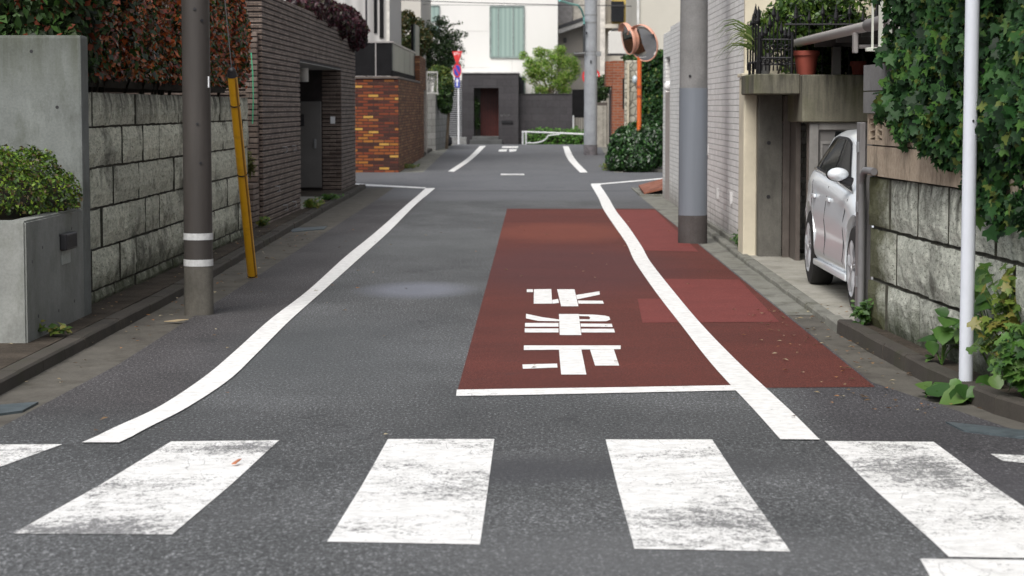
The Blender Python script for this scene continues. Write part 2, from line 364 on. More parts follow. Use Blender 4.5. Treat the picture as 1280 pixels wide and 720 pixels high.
def core(centres, k, mat, name, parent):   # solid dark fill, the shade inside a shrub put into its colour
    b = MB()
    for c in centres:
        q = bmesh.ops.create_icosphere(b.b, subdivisions=3, radius=1)
        for v in q['verts']:
            f = k*(1+.12*float(lump(np.array(v.co)*2, 1.5)))
            v.co = Vector((c[0]+v.co.x*c[3]*f, c[1]+v.co.y*c[4]*f, c[2]+v.co.z*c[5]*f))
    return b.done(name, mat, parent)
TWIG = plain('twigs_and_shade_fill', (.022, .018, .012), .95, 0, .5, 20)
BARK = plain('bark', (.11, .085, .06), .9, 0, .4, 12, .5)

# ------------------------------------------------------------ ground, road, kerbs
def quadp(x0, x1, y0, y1): return [(x0, y0), (x1, y0), (x1, y1), (x0, y1)]
sheet('ground', [quadp(-220, 220, -60, 450)], -.010, DIRT)
sheet('road', [quadp(-40, 40, -40, 10.35), [(-2.50, 10.35), (2.26, 10.35), (1.86, 12.2), (1.82, 41.4), (-2.55, 41.4), (-2.45, 20), (-2.42, 13)],
               quadp(-40, 40, 41.4, 49.0), [(-2.38, 49.0), (1.80, 49.0), (2.25, 76), (2.6, 88), (-3.4, 88), (-2.6, 76)], quadp(-60, 60, 88, 95)], 0, ASPH)
sheet('gutter', [[(-2.95, 10.2), (-2.50, 10.35), (-2.42, 13), (-2.45, 20), (-2.55, 41.4), (-3.1, 41.4), (-2.84, 20), (-2.80, 12.5)],
                 [(2.26, 10.35), (1.86, 12.2), (1.83, 16.2), (2.09, 16.2), (2.2, 12.0), (2.4, 10.35)]], -.004, GUT)
sheet('gutter_cover', [[(1.82, 16.2), (1.82, 41.4), (2.2, 41.4), (2.2, 28), (2.10, 20), (2.09, 16.2)],
                       [(-2.38, 49), (-2.6, 76), (-2.95, 76), (-2.9, 49)], [(1.8, 49), (2.25, 76), (2.6, 76), (2.0, 49)]], -.002, GUTL)
# red surfacing and its repaired patches
rl = G(570, 496)[0]; yb = G(570, 488)[1]; yt = G(634, 261)[1]
sheet('red_surfacing', [[(rl, yb), (1.845, G(1097, 484)[1]), (1.83, 20), (1.815, yt), (-.368, yt), (-.38, 20)]], .002, RED)
sheet('red_surfacing_patch', [[G(*p) for p in ((762, 262.5), (819, 263), (873, 315), (790, 313))], [G(*p) for p in ((797, 374), (846, 374), (828, 349), (924, 350), (974, 403), (803, 404))]], .004, REDP)
LL = [(102.5, 554.5), (142.5, 536), (200, 509), (255, 472.5), (292.5, 441), (338, 400), (386, 363), (431.7, 321.5), (471, 289.4), (511, 254), (532, 235.5)]
LRr = [(149, 554.5), (185, 536), (235, 510), (287.5, 475), (322, 442), (364, 400), (405.5, 363), (451.5, 321.5), (487, 289.4), (522, 254), (544, 235.5)]
RL = [(738.7, 231.7), (747.5, 246.7), (754, 261.7), (768, 283), (783, 305), (793, 326.7), (819, 365), (851, 406.6), (889.4, 456), (943.7, 515), (975.7, 550.6)]
RRr = [(750, 231.7), (760, 246.7), (770, 264), (785, 283.3), (801.7, 308), (813, 328), (842, 365), (877, 406.6), (925, 456), (988.4, 515), (1025, 551)]
def smooth_ribbon(a, b, n=60):             # edge polylines through pixel control points, resampled smoothly in ground space
    A = np.array([G(*p) for p in a]); B = np.array([G(*p) for p in b])
    def cr(P):
        P = np.vstack([2*P[0]-P[1], P, 2*P[-1]-P[-2]]); out = []
        for i in range(1, len(P)-2):
            for t in np.linspace(0, 1, 7)[:-1]:
                out.append(.5*((2*P[i])+(-P[i-1]+P[i+1])*t+(2*P[i-1]-5*P[i]+4*P[i+1]-P[i+2])*t*t+(-P[i-1]+3*P[i]-3*P[i+1]+P[i+2])*t**3))
        out.append(P[-2]); return out
    a_, b_ = cr(A), cr(B)
    return [[tuple(a_[i]), tuple(b_[i]), tuple(b_[i+1]), tuple(a_[i+1])] for i in range(len(a_)-1)]
sheet('edge_line', smooth_ribbon(LL, LRr)+ribbon([(400, 227.6), (447, 229.8), (532, 234.6)], [(400, 230), (447, 232.2), (532, 236)]), .0065, LINE)
sheet('edge_line', smooth_ribbon(RL, RRr)+ribbon([(751, 229.6), (826.7, 223), (870, 219.6)], [(751, 231), (826.7, 224.4), (870, 221)]), .0065, LINE)
q1 = G(751, 229.6); q2 = G(751, 231)
sheet('edge_line', smooth_ribbon([(600, 182.6), (586, 196.6), (560, 214.5)], [(607.5, 182.6), (592.5, 197.3), (567.5, 215)])+smooth_ribbon([(703.5, 183), (709, 198), (725, 216)], [(710.5, 183), (718, 198), (734.6, 216)]), .0065, LINE)
sheet('edge_line', [[G(739, 230), G(751.2, 229.6), G(751.2, 231.9), G(738.7, 231.9)]], .007, LINE)
sheet('stop_line', [[G(*p) for p in ((570, 496), (571, 488.2), (640, 487), (780, 485), (915, 482.5), (922, 489), (780, 492), (640, 495))]], .005, STOPP)
sheet('crosswalk', [[G(*p) for p in q] for q in (
    ((-62, 556.5), (78, 556), (-215, 658), (-400, 658)), ((214, 552.5), (349, 551), (215, 669), (16, 668)), ((485, 549.5), (618, 549.5), (600, 681.5), (409, 678)),
    ((757, 550), (890, 550), (988, 690.5), (793, 687)), ((1031, 552), (1167, 553), (1271, 628), (1372, 700), (1186, 697)),
    ((1150, 699.5), (1420, 703), (1460, 770), (1190, 770)))], .003, CROSSP)
sheet('road_marking', [[G(*p) for p in q] for q in (((1238, 568), (1310, 571), (1320, 583), (1254, 577)), ((626, 217.3), (655, 217.3), (655.5, 219), (626, 219)))], .003, FADEP)
sheet('road_marking', [[G(*p) for p in q] for q in (((628, 183), (648, 183), (647, 185), (627, 185)), ((624, 187), (634, 186.6), (633, 189.5), (623, 189.5)), ((636, 186.6), (646, 186.6), (645, 189), (637, 190)))], .003, LINE)
def zt(p): return G(640+p[0]/5.5375, 350+p[1]/5.5375)
CH = [[(102, 68), (145, 68), (145, 88), (102, 88)], [(152, 68), (272, 66), (278, 168), (150, 168)], [(278, 142), (319, 135), (326, 163), (280, 168)], [(312, 68), (432, 68), (460, 186), (340, 186)],
      [(443, 108), (605, 82), (608, 105), (451, 138)], [(456, 146), (628, 148), (636, 168), (460, 168)],
      [(97, 238), (210, 262), (326, 278), (327, 290), (180, 288), (97, 270)], [(90, 302), (322, 302), (322, 328), (90, 328)], [(88, 340), (322, 340), (322, 368), (88, 368)],
      [(325, 240), (462, 240), (480, 386), (330, 386)], [(474, 306), (690, 308), (697, 330), (477, 328)], [(479, 342), (705, 342), (713, 368), (480, 368)],
      [(463, 242), (560, 244), (640, 250), (672, 258), (680, 278), (655, 290), (469, 290), (467, 276), (535, 276), (542, 266), (530, 256), (465, 254)],
      [(82, 458), (752, 458), (752, 484), (82, 490)], [(325, 488), (480, 487), (515, 660), (340, 660)], [(540, 487), (705, 485), (742, 598), (575, 598)], [(72, 590), (312, 584), (315, 612), (75, 620)]]
sheet('road_lettering', [[zt(p) for p in c_] for c_ in CH], .005, TEXTP)

def kerb(name, path, w, h, mat, L=.6, gap=.006, side=1, h0=-.03):   # row of kerb stones along a path of (x_front, y)
    xs = [p[0] for p in path]; ys = [p[1] for p in path]; b = MB(); y = ys[0]
    while y < ys[-1]:
        y2 = min(y+L, ys[-1]); j = random.uniform(-.004, .004)
        x0, x1 = np.interp(y, ys, xs)+j, np.interp(y2-gap, ys, xs)+j; zz, z2 = prof(y), prof(y2)
        hh = np.interp(y, ys, [p[2] if len(p) > 2 else h for p in path])+random.uniform(-.003, .003)
        c = .012; rows = []
        for (xx, yy, zz_) in ((x0, y, zz), (x1, y2-gap, z2)):
            rows.append([b.b.verts.new((xx+side*a, yy, zz_+bz)) for a, bz in ((0, h0), (.006, hh-c), (.006+c, hh), (w-c, hh), (w, hh-c), (w, h0))])
        for k in range(5): b.b.faces.new((rows[0][k], rows[0][k+1], rows[1][k+1], rows[1][k]))
        b.b.faces.new(rows[0][::-1]); b.b.faces.new(rows[1]); y = y2
    return struct(b.done(name, mat))
kerb('kerb', [(-2.78, 10.3), (-2.79, 18), (-2.93, 27), (-3.0, 33), (-3.05, 41.2)], .13, .070, KERB, side=-1)
kerb('kerb', [(-2.92, 49.2), (-2.93, 62), (-2.95, 74)], .12, .07, KERB, side=-1)
kerb('kerb', [(2.85, 9.75, .07), (2.42, 10.35, .09), (2.27, 10.95, .09), (2.155, 12.0, .09), (2.03, 14.9, .09)], .11, .09, KERB, side=1)
kerb('kerb', [(2.035, 14.91, .06), (2.04, 15.5, .04), (2.045, 22.5, .04), (2.09, 27, .05), (2.12, 31, .05)], .11, .05, GUTL, side=1)
kerb('kerb', [(2.0, 49.4), (2.5, 70), (2.6, 75)], .12, .07, KERB, side=1)
def step(name, pts, h, mat):
    b = MB(); vs = [(x, y, prof(y)-.05) for x, y in pts]; b.prism(vs, (0, 0, h+.05)); return struct(b.done(name, mat))
step('pavement', [(-2.92, 10.3), (-2.93, 18), (-3.07, 27), (-3.19, 41.2), (-9, 41.2), (-9, 10.3)], .064, DIRT)
step('pavement', [(2.14, 14.9), (2.155, 15.5), (2.16, 22.6), (6, 22.6), (6, 14.9)], .03, APRON)
step('pavement', [(2.17, 22.7), (2.205, 27), (2.24, 31), (2.24, 41), (5, 41), (5, 22.7)], .05, GUT)
step('pavement', [(2.98, 9.75), (2.53, 10.4), (2.385, 10.95), (2.27, 12.0), (2.145, 14.89), (4.5, 14.89), (4.5, 9.75)], .075, DIRT)
step('pavement', [(-3.05, 49.3), (-3.06, 62), (-3.08, 74), (-6, 74), (-6, 49.3)], .06, GUTL)
step('pavement', [(2.13, 49.5), (2.63, 70), (2.74, 75), (8, 75), (8, 49.5)], .06, GUTL)
# ============================================================ LEFT SIDE
BLACK = plain('black_plastic', (.015, .015, .018), .5, 0, .2)
WHITEP = plain('white_paint_metal', (.72, .74, .76), .35, 0, .05)
SOIL = DIRT
STEEL = plain('grey_steel', (.30, .31, .32), .45, .6, .15)
# --- concrete planter with lamp
t = thing('planter', 'low grey concrete planter holding a clipped round shrub at the street edge', 'planter', (-5, 14.5, .05))
b = MB()
b.prism([(-3.08, 13.58, .81), (-3.08, 15.34, .81), (-3.20, 15.34, .81), (-3.20, 13.70, .81), (-8, 13.70, .81), (-8, 13.58, .81)], (0, 0, -.79))
bmesh.ops.recalc_face_normals(b.b, faces=b.b.faces)
bmesh.ops.bevel(b.b, geom=[e for e in b.b.edges if abs(e.verts[0].co.x+3.08) < .001 or all(abs(v.co.z-.81) < .001 for v in e.verts)], offset=.012, segments=2, affect='EDGES')
b.done('trough', CONC, t)
MB().box(-8, -3.205, 13.705, 15.335, .1, .70).done('soil', SOIL, t)
b = MB()
for y, z in ((13.75, .55), (14.05, .62), (14.55, .67), (14.95, .69), (13.9, .2), (14.5, .18), (15.0, .2)):
    b.cyl((-3.085, y, z), (-3.0785, y, z), .011, seg=10)
for x in (-3.25,): b.cyl((x, 13.585, .58), (x, 13.5785, .58), .011, seg=10)
b.split('tie_hole', BLACK, t)
lamp = MB().box(-3.08, -3.032, 14.56, 14.90, .568, .675, .006).done('foot_lamp', BLACK, t)
b = MB()
for k in range(9): b.box(-3.033, -3.028, 14.59+k*.033, 14.605+k*.033, .58, .663)
b.done('louvre', BLACK, lamp)
MB().box(-3.079, -3.076, 14.60, 14.88, .47, .56).done('notice', plain('faded_paper', (.33, .36, .34), .7, 0, .2, 25), t)
t = thing('concrete_wall', 'tall smooth grey concrete wall with green run-off stains behind the planter', 'wall', (-5, 15.5, .05))
MB().box(-9, -3.08, 15.352, 15.60, .0, 1.99, .02, seg=2).done('panel', CONCT, t)
b = MB()
for x, z in ((-3.55+.13, 1.88), (-3.42, .97), (-3.25, 1.5)): b.cyl((x, 15.36, z), (x, 15.3505, z), .012, seg=10)
b.split('tie_hole', BLACK, t)
# --- shrub in planter
LBOX = leafmat('boxwood_leaves', [(.07, .145, .012), (.11, .20, .016), (.03, .07, .010), (.18, .27, .022), (.022, .045, .008), (.085, .06, .018)], .5, .3)
t = thing('round_shrub', 'clipped round yellow-green shrub growing in the concrete planter', 'shrub', (-3.9, 14.5, .75))
cs = [(-3.58, 14.32, .80, .50, .58, .42), (-3.38, 14.9, .80, .38, .50, .41), (-3.7, 14.9, .80, .5, .5, .44), (-4.2, 14.5, .80, .6, .6, .44)]
P, N = blobs(cs, 30000, .16, 0, 2)
k = (P[:, 2] > .83) & (P[:, 1] < 15.33) & (P[:, 0] < -2.98) & (P[:, 0] > -4.6); P, N = P[k], N[k]
leaves('foliage', P, N, .030, LBOX, t, rand=.7, droop=-.5)
core(cs, .70, TWIG, 'twig_shade_core', t)

# --- block retaining wall
def splitface(name, c=(.50, .51, .43)):
    m = M(name, .92, 0, .25); g = m.n('ShaderNodeNewGeometry')
    base = m.ramp(m.noise(26, 7, .8, m.map((1, .45, 1))), [(.33, tuple(x*.35 for x in c)), (.43, tuple(x*.9 for x in c)), (.62, tuple(min(.7, x*1.35) for x in c))])
    base = m.mix(.7, base, m.ramp(g.outputs['Random Per Island'], [(0, .72), (.5, 1.0), (1, 1.22)]), 'MULTIPLY')
    o = m.sep()
    st = m.ramp(m.noise(2.0, 7, .68, m.map((1.3, .6, .8))), [(.54, 0), (.66, .75)])
    top = m.ramp(m.math('ADD', m.math('SUBTRACT', 1.62 if 'left' in name else 1.06, o[2]), m.math('MULTIPLY', m.noise(4, 5, .7, m.map((2, 2, .35))), .8)), [(.34, .95), (.62, 0)])
    base = m.mix(m.math('MAXIMUM', st, top), base, (.040, .040, .032))
    pit = m.ramp(m.noise(55, 4, .9, m.map((1, .35, 1))), [(.36, .85), (.46, 0)])
    base = m.mix(pit, base, (.05, .05, .04))
    foot = m.ramp(m.math('ADD', o[2], m.math('MULTIPLY', m.noise(5, 5, .7), .5)), [(.34, .85), (.56, 0)])
    base = m.mix(foot, base, (.032, .042, .014))
    if 'right' in name:
        ms = m.ramp(m.math('ADD', m.math('MULTIPLY', m.math('SUBTRACT', o[1], 13.9), .8), m.math('MULTIPLY', m.noise(4, 5, .7, m.map((1, .5, 1))), .9)), [(.55, 0), (.95, .9)])
        base = m.mix(ms, base, (.060, .062, .022))
    m.col(base).bump(m.noise(26, 7, .8, m.map((1, .5, 1))), 1.0, .022); return m.m
BLKL = splitface('left_block', (.52, .545, .44)); BLKR = splitface('right_block', (.50, .53, .46))
MORT = plain('dark_mortar', (.055, .055, .042), .95, 0, .5, 20)
def rough_block(b, x, y0, y1, z0, z1, depth=.10, sgn=1, skew=0.0):   # one hewn stone, rough face toward +x*sgn
    ny, nz = max(2, int((y1-y0)/.10)+1), max(2, int((z1-z0)/.10)+1); V = []; F0 = []
    ph = random.uniform(0, 9)
    for j in range(nz+1):
        for i in range(ny+1):
            yy, zz = y0+(y1-y0)*i/ny, z0+(z1-z0)*j/nz; ed = i in (0, ny) or j in (0, nz)
            d = (0 if ed else .018+random.uniform(-.006, .008))
            V.append(b.b.verts.new((x+sgn*d-skew*(yy-15), yy+(random.uniform(-.004, .004) if ed else 0), zz+(random.uniform(-.004, .004) if ed else 0))))
    W = ny+1
    for j in range(nz):
        for i in range(ny): b.b.faces.new((V[j*W+i], V[j*W+i+1], V[(j+1)*W+i+1], V[(j+1)*W+i]))
    per = [V[i] for i in range(W)]+[V[j*W+ny] for j in range(1, nz+1)]+[V[nz*W+i] for i in range(ny-1, -1, -1)]+[V[j*W] for j in range(nz-1, 0, -1)]
    back = [b.b.verts.new((v.co.x-sgn*depth, v.co.y, v.co.z)) for v in per]
    for i in range(len(per)):
        j = (i+1) % len(per); b.b.faces.new((per[j], per[i], back[i], back[j])).material_index = 1
t = thing('block_wall', 'weathered pale concrete block retaining wall under the red hedge', 'wall', (-3.25, 21, .07))
b = MB(); z = 1.62; row = 0
for zt_, zb_ in ((1.61, 1.36), (1.35, 1.06), (1.05, .76), (.75, .46), (.45, .16), (.15, .03)):
    y = 15.61+(row % 2)*.0
    while y < 25.35:
        L_ = random.choice((.7, .8, .9, 1.1)); y2 = min(y+L_, 25.4)
        if 25.4-y2 < .2: y2 = 25.4
        rough_block(b, -3.215+random.uniform(-.008, .008), y, y2-.038, zb_+.004, zt_-.004); y = y2
    row += 1
b.done('blocks', [BLKL, MORT], t)
MB().box(-3.42, -3.235, 15.605, 25.38, .0, 1.60).done('backing', MORT, t)
# --- hedges above
LRED = leafmat('photinia_leaves', [(.36, .065, .02), (.52, .12, .03), (.07, .11, .025), (.18, .035, .018), (.025, .05, .015), (.05, .10, .02), (.035, .075, .018), (.50, .16, .05), (.08, .04, .02), (.018, .03, .012), (.34, .12, .03)], .25, .3, .6)
LGRN = leafmat('dark_hedge_leaves', [(.03, .065, .018), (.02, .04, .013), (.045, .10, .022), (.014, .025, .01), (.14, .035, .016), (.03, .05, .015)], .5, .25, .25)
t = thing('hedge', 'tall red-leaved hedge above the weathered block wall', 'hedge', (-3.6, 22, 1.6))
def hedge_pts(n, y0, y1, z0, z1, x0, depth=.35, amp=.08, ends=True):
    y = rng.uniform(y0, y1, n); z = rng.uniform(z0, z1, n); q = np.stack([y*0, y, z], 1)
    s_ = lump(q, 1.7, 3)*amp+lump(q, 4.5, 8)*amp*.5
    x = x0+s_-np.abs(rng.normal(0, depth*.45, n)); k_ = lump(q, 2.6, 5)+.6*lump(q, 6, 2)+rng.normal(0, .25, n) > -.42
    x = x-(~k_)*.30
    N_ = np.stack([np.ones(n), -.45*np.ones(n), .15*np.ones(n)], 1)
    return np.stack([x, y, z], 1), N_
P, N = hedge_pts(44000, 17.0, 25.35, 1.72, 3.05, -3.17); 
zb = 1.66+.07*lump(P*3, 1, 2); P, N = P[P[:, 2] > zb], N[P[:, 2] > zb]
leaves('foliage', P, N, .062, LRED, t, rand=.75, droop=.2)
b = MB(); b.box(-4.6, -3.46, 16.0, 25.3, 1.66, 3.05)  # dark box paints the shaded inside of the hedge; twigs stand in front
for _ in range(26):
    y = random.uniform(16.3, 25); b.tube([(-3.5, y, 1.55), (-3.42+random.uniform(-.05, .05), y+random.uniform(-.1, .1), 1.9), (-3.4, y+random.uniform(-.2, .2), 2.4)], [.018, .012, .008], 6)
b.done('twig_shade_core', TWIG, t)
t = thing('hedge', 'dark green end of the hedge with few red leaves behind the tall concrete wall', 'hedge', (-4, 16, 1.7))
P, N = hedge_pts(9500, 15.66, 17.7, 1.70, 3.2, -3.22, .4, .12)
n = 9000; x = rng.uniform(-5, -3.2, n); z = rng.uniform(1.8, 3.2, n); y = 15.72+np.abs(rng.normal(0, .16, n))+.12*lump(np.stack([x, z, z], 1), 3)
P2 = np.stack([x, y, z], 1); N2 = np.stack([0*x, -np.ones(n), .2*np.ones(n)], 1)
leaves('foliage', np.vstack([P, P2]), np.vstack([N, N2]), .085, LGRN, t, rand=.6)
MB().box(-5.2, -3.55, 16.0, 17.0, 1.66, 3.15).done('twig_shade_core', TWIG, t)  # plain dark box as painted shade inside this hedge end

# --- left pole
t = thing('utility_pole', 'slim dark brown steel pole with two white reflective bands near its foot', 'pole', (-2.42, 16.2, 0))
PB = M('brown_steel', .55, .0, .4); PB.col(PB.mix(PB.ramp(PB.noise(3, 5, .6, PB.map((3, 3, .4))), [(.4, 0), (.7, .5)]), (.042, .037, .034), (.072, .065, .06))).bump(PB.noise(30, 4), .1, .003)
MB().cyl((-2.42, 16.2, .36), (-2.425, 16.2, 8.2), .104, .088, 32, caps=True).done('shaft', PB.m, t, True)
MB().cyl((-2.42, 16.2, -.05), (-2.42, 16.2, .36), .107, .1045, 32).done('foot', concrete('pole_foot', (.13, .122, .105), (.05, .048, .04), (.045, .042, .036)), t, True)
BAND = plain('reflective_band', (.50, .51, .51), .5, 0, .15, 30)
for z in (.568, .378): MB().cyl((-2.42, 16.2, z-.024), (-2.42, 16.2, z+.024), .1075, .1073, 32).done('band', BAND, t, True)
MB().box(-2.329, -2.321, 16.14, 16.18, 1.64, 1.72, .002).done('sticker', WHITEP, t)
b = MB()
for z, a in ((1.38, -1.4), (1.1, -1.2), (2.2, -1.5), (2.12, -1.0)):
    b.cyl((-2.42+.098*math.cos(a), 16.2+.098*math.sin(a), z), (-2.42+.108*math.cos(a), 16.2+.108*math.sin(a), z), .011, seg=8)
b.split('bolt', BLACK, t)
# --- yellow guy guard
t = thing('guy_wire_guard', 'leaning yellow plastic guard with black cap around the pole stay wire', 'stay guard', (-2.48, 19.75, 0))
YEL = M('yellow_plastic', .4, 0, .5); YEL.col(YEL.mix(YEL.ramp(YEL.noise(9, 5, .7), [(.55, 0), (.72, .5)]), (.66, .34, .012), (.30, .15, .02))); YEL = YEL.m
A, B = Vector((-2.47, 19.72, .02)), Vector((-2.50, 18.75, 1.76)); dd = (B-A)
MB().cyl(A-dd*.04, B, .043, .040, 18).done('cover', YEL, t, True)
MB().cyl(A+Vector((.030, -.03, 0)), B+Vector((.030, -.03, -.02)), .008, seg=8).done('seam', plain('dark_yellow', (.25, .12, .01), .5), t, True)
b = MB(); b.cyl(B, B+dd*.022, .044, .034, 18); b.ball(B+dd*.024, .034, 2); b.done('cap', BLACK, t, True)
for q in (.0, .52, .86): 
    p = A+dd*q; MB().cyl(p, p+dd*.005, .045, seg=18).done('clip', BLACK, t, True)
MB().cyl(B, B+dd*2.6, .004, seg=6).done('wire', STEEL, t)

# --- brown brick house, long thin tiles laid as real courses
BRKM = M('brown_tile', .75, 0, .35)
v = BRKM.wallvec(); bt = BRKM.n('ShaderNodeTexBrick'); bt.offset = .5; bt.inputs['Scale'].default_value = 1; bt.inputs['Brick Width'].default_value = .23; bt.inputs['Row Height'].default_value = .067
bt.inputs['Mortar Size'].default_value = .003; BRKM.L(v, bt.inputs[0]); bt.inputs['Color1'].default_value = (0, 0, 0, 1); bt.inputs['Color2'].default_value = (1, 1, 1, 1); bt.inputs['Mortar'].default_value = (.0, .0, .0, 1)
c = BRKM.ramp(bt.outputs['Color'], [(0, (.125, .094, .078)), (.5, (.165, .128, .107)), (.85, (.22, .175, .148))])
c = BRKM.mix(bt.outputs['Fac'], c, (.03, .025, .024))
c = BRKM.mix(BRKM.ramp(BRKM.noise(2.4, 5, .65), [(.5, 0), (.7, .55)]), c, (.075, .06, .055))
BRKM.col(BRKM.mix(.55, c, BRKM.ramp(BRKM.noise(26, 5, .7), [(.3, .6), (.7, 1.35)]), 'MULTIPLY')).bump(BRKM.noise(40, 5, .7), .5, .006); BRKM = BRKM.m
JOINT = plain('dark_joint', (.022, .018, .018), .95, 0, .3)
t = thing('brick_house', 'dark brown thin-brick house wall with a recessed entrance on the left', 'house', (-4.5, 34, .07))
FX = -3.25; Y0, Y1, OY0, OY1, OZ, ZT = 27.1, 41.35, 31.5, 38.3, 2.13, 2.90
b = MB()                                              # solid core with the entrance left open
b.box(-7, FX-.012, Y0+.012, OY0-.012, .0, ZT-.02); b.box(-7, FX-.012, OY1+.012, Y1-.012, .0, ZT-.02); b.box(-7, FX-.012, OY0-.013, OY1+.013, OZ+.012, ZT-.02)
b.done('core', JOINT, t)
b = MB(); z = ZT; 
def course(b, x0, x1, y0, y1, z0, z1): b.box(x0, x1, y0, y1, z0, z1, .004)
while z > .06:
    z0, z1 = z-.067+.021, z; o_ = random.uniform(-.0015, .0015)
    segs = [(Y0, Y1)] if z0 > OZ-.01 else [(Y0, OY0), (OY1, Y1)]
    for s0, s1 in segs: b.box(FX-.10, FX+o_, s0, s1, z0, z1, .004)
    b.box(-7, FX-.1005, Y0+o_, Y0+.1, z0, z1, .004)        # camera-facing gable
    if z0 <= OZ-.01:
        b.box(FX-.33, FX-.1005, OY1+o_, OY1+.1, z0, z1, .004)   # far jamb
        b.box(FX-.50, FX-.1005, OY0-.1, OY0+o_, z0, z1, .004)   # near jamb
    z -= .067
b.done('brick_facing', BRKM, t)
MB().box(-5.2, FX-.001, OY0, OY1, OZ+.0, OZ+.011).done('soffit', plain('soffit_grey', (.22, .22, .21), .8), t)
MB().box(-5.2, FX+.02, OY0, OY1, -.02, .075, .008).done('threshold', APRON, t)
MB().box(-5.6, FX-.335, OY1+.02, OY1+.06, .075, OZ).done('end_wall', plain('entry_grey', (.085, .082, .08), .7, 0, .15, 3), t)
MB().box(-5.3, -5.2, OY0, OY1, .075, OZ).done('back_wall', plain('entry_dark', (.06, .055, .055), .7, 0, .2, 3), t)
d = MB().box(-4.55, FX-.345, OY1-.035, OY1+.015, .13, 1.60, .006).done('door', plain('grey_door', (.15, .145, .14), .45, .2, .12, 2), t)
MB().box(-3.72, -3.68, OY1-.07, OY1-.04, .80, .96, .005).done('handle', STEEL, d)
MB().box(-4.05, -3.88, OY1-.06, OY1-.036, 1.18, 1.38, .006).done('mailbox', BLACK, t)
i_ = MB().box(-3.44, -3.36, OY1-.018, OY1-.002, 1.22, 1.34, .004).done('intercom', WHITEP, t)
MB().cyl((-3.70, OY1-2.0, OZ-.22), (-3.70, OY1-2.0, OZ), .09, .09, 20).done('ceiling_lamp', plain('opal_glass', (.5, .5, .48), .3), t, True)
b = MB()
for y, z in ((29.3, .98), (30.4, .98), (29.3, .22), (30.4, .22), (28.4, .5)):
    b.tube([(FX-.01, y, z), (FX+.05, y, z), (FX+.05, y, z-.06), (FX+.02, y, z-.07)], .008, 6)
b.split('hook', STEEL, t)
# --- upstand between block wall and house, with green cable
t = thing('brick_pier', 'narrow dark brick pier between the block wall and the brown brick house', 'pier', (-3.36, 27.0, .05))
b = MB(); z = 2.4
while z > .05:
    b.box(-3.44, -3.30, 26.5 if z < .62 else 26.97, 27.095, z-.054, z, .004); z -= .067
b.done('brick_facing', BRKM, t); MB().box(-3.43, -3.31, 26.985, 27.09, .02, 2.39).done('core', JOINT, t)
GC = plain('green_cable_sheath', (.06, .42, .22), .4)
tag(rootify(MB().tube([(-3.36, 26.9, 2.15), (-3.34, 26.88, 1.9), (-3.335, 26.87, 1.6), (-3.35, 26.9, 1.3)], .007, 8).done('cable', GC, None, True), (-3.33, 26.9, 1.35)), 'short bright green cable hanging beside the red hedge end', 'cable')
# --- purple shrub hanging over the brown brick wall
LPUR = leafmat('purple_leaves', [(.055, .012, .022), (.03, .012, .016), (.085, .02, .03), (.02, .010, .012), (.035, .03, .015)], .45, .3)
t = thing('shrub', 'dark purple-leaved shrub spilling over the top of the brown brick wall', 'shrub', (-3.5, 39, 2.85))
cs = [(-3.45, 34.2+i*.95, 2.99+.05*(i % 2), .32+.03*(i % 3), .75, .20+.03*i*.5) for i in range(8)]+[(-3.22, 40.4, 2.85, .28, .8, .33), (-3.2, 38.4, 2.88, .2, .7, .2)]
P, N = blobs(cs, 15000, .5, 3, 4); leaves('foliage', P, N, .085, LPUR, t, rand=.9, droop=1.2)
core(cs, .6, TWIG, 'twig_shade_core', t)

# ============================================================ RIGHT SIDE
# --- right grey pole
t = thing('utility_pole', 'thick concrete pole wrapped in blue-grey sheeting in front of the white brick wall', 'pole', (1.94, 24.9, 0))
rx, ry = X(866, 24.8), 24.8; rr = 18.0/FPX*24.8
PC = concrete('pole_concrete', (.20, .20, .20), (.10, .10, .10), (.09, .09, .09), amt=.3)
MB().cyl((rx, ry, -.05), (rx, ry, .31), rr*1.02, rr*1.01, 40).done('foot', concrete('pole_base_dark', (.07, .062, .06), (.03, .03, .03), (.14, .14, .14), amt=.5), t, True)
SH = M('blue_grey_sheet', .5, 0, .4); SH.col(SH.mix(SH.ramp(SH.noise(2, 4, .6, SH.map((4, 4, .3))), [(.4, 0), (.7, .35)]), (.165, .185, .215), (.12, .135, .155))); SH = SH.m
MB().cyl((rx, ry, .31), (rx, ry, 1.71), rr, rr*.99, 40).done('sheeting', SH, t, True)
MB().cyl((rx, ry, 1.71), (rx, ry, 8.5), rr*.97, rr*.8, 40).done('shaft', PC, t, True)
b = MB(); b.cyl((rx-.05, ry-rr*.98, 1.84), (rx-.05, ry-rr*.9, 1.84), .015, seg=10); b.done('bolt', BLACK, t)
# --- white painted brick house side with cream end
WBM = M('white_painted_brick', .75, 0, .35); v = WBM.wallvec(); bt = WBM.n('ShaderNodeTexBrick'); bt.inputs['Scale'].default_value = 1; bt.inputs['Brick Width'].default_value = .21; bt.inputs['Row Height'].default_value = .066
bt.inputs['Mortar Size'].default_value = .006; bt.inputs['Mortar Smooth'].default_value = .6; WBM.L(v, bt.inputs[0])
bt.inputs['Color1'].default_value = (.72, .72, .71, 1); bt.inputs['Color2'].default_value = (.82, .82, .81, 1); bt.inputs['Mortar'].default_value = (.46, .46, .45, 1)
c = WBM.mix(WBM.ramp(WBM.noise(1.3, 6, .6, WBM.map((2.2, 2.2, .35))), [(.48, 0), (.75, .3)]), bt.outputs[0], (.50, .495, .48))
o = WBM.sep(); c = WBM.mix(WBM.ramp(WBM.math('ADD', o[2], WBM.math('MULTIPLY', WBM.noise(4, 5), .4)), [(.25, .7), (.55, 0)]), c, (.22, .20, .18))
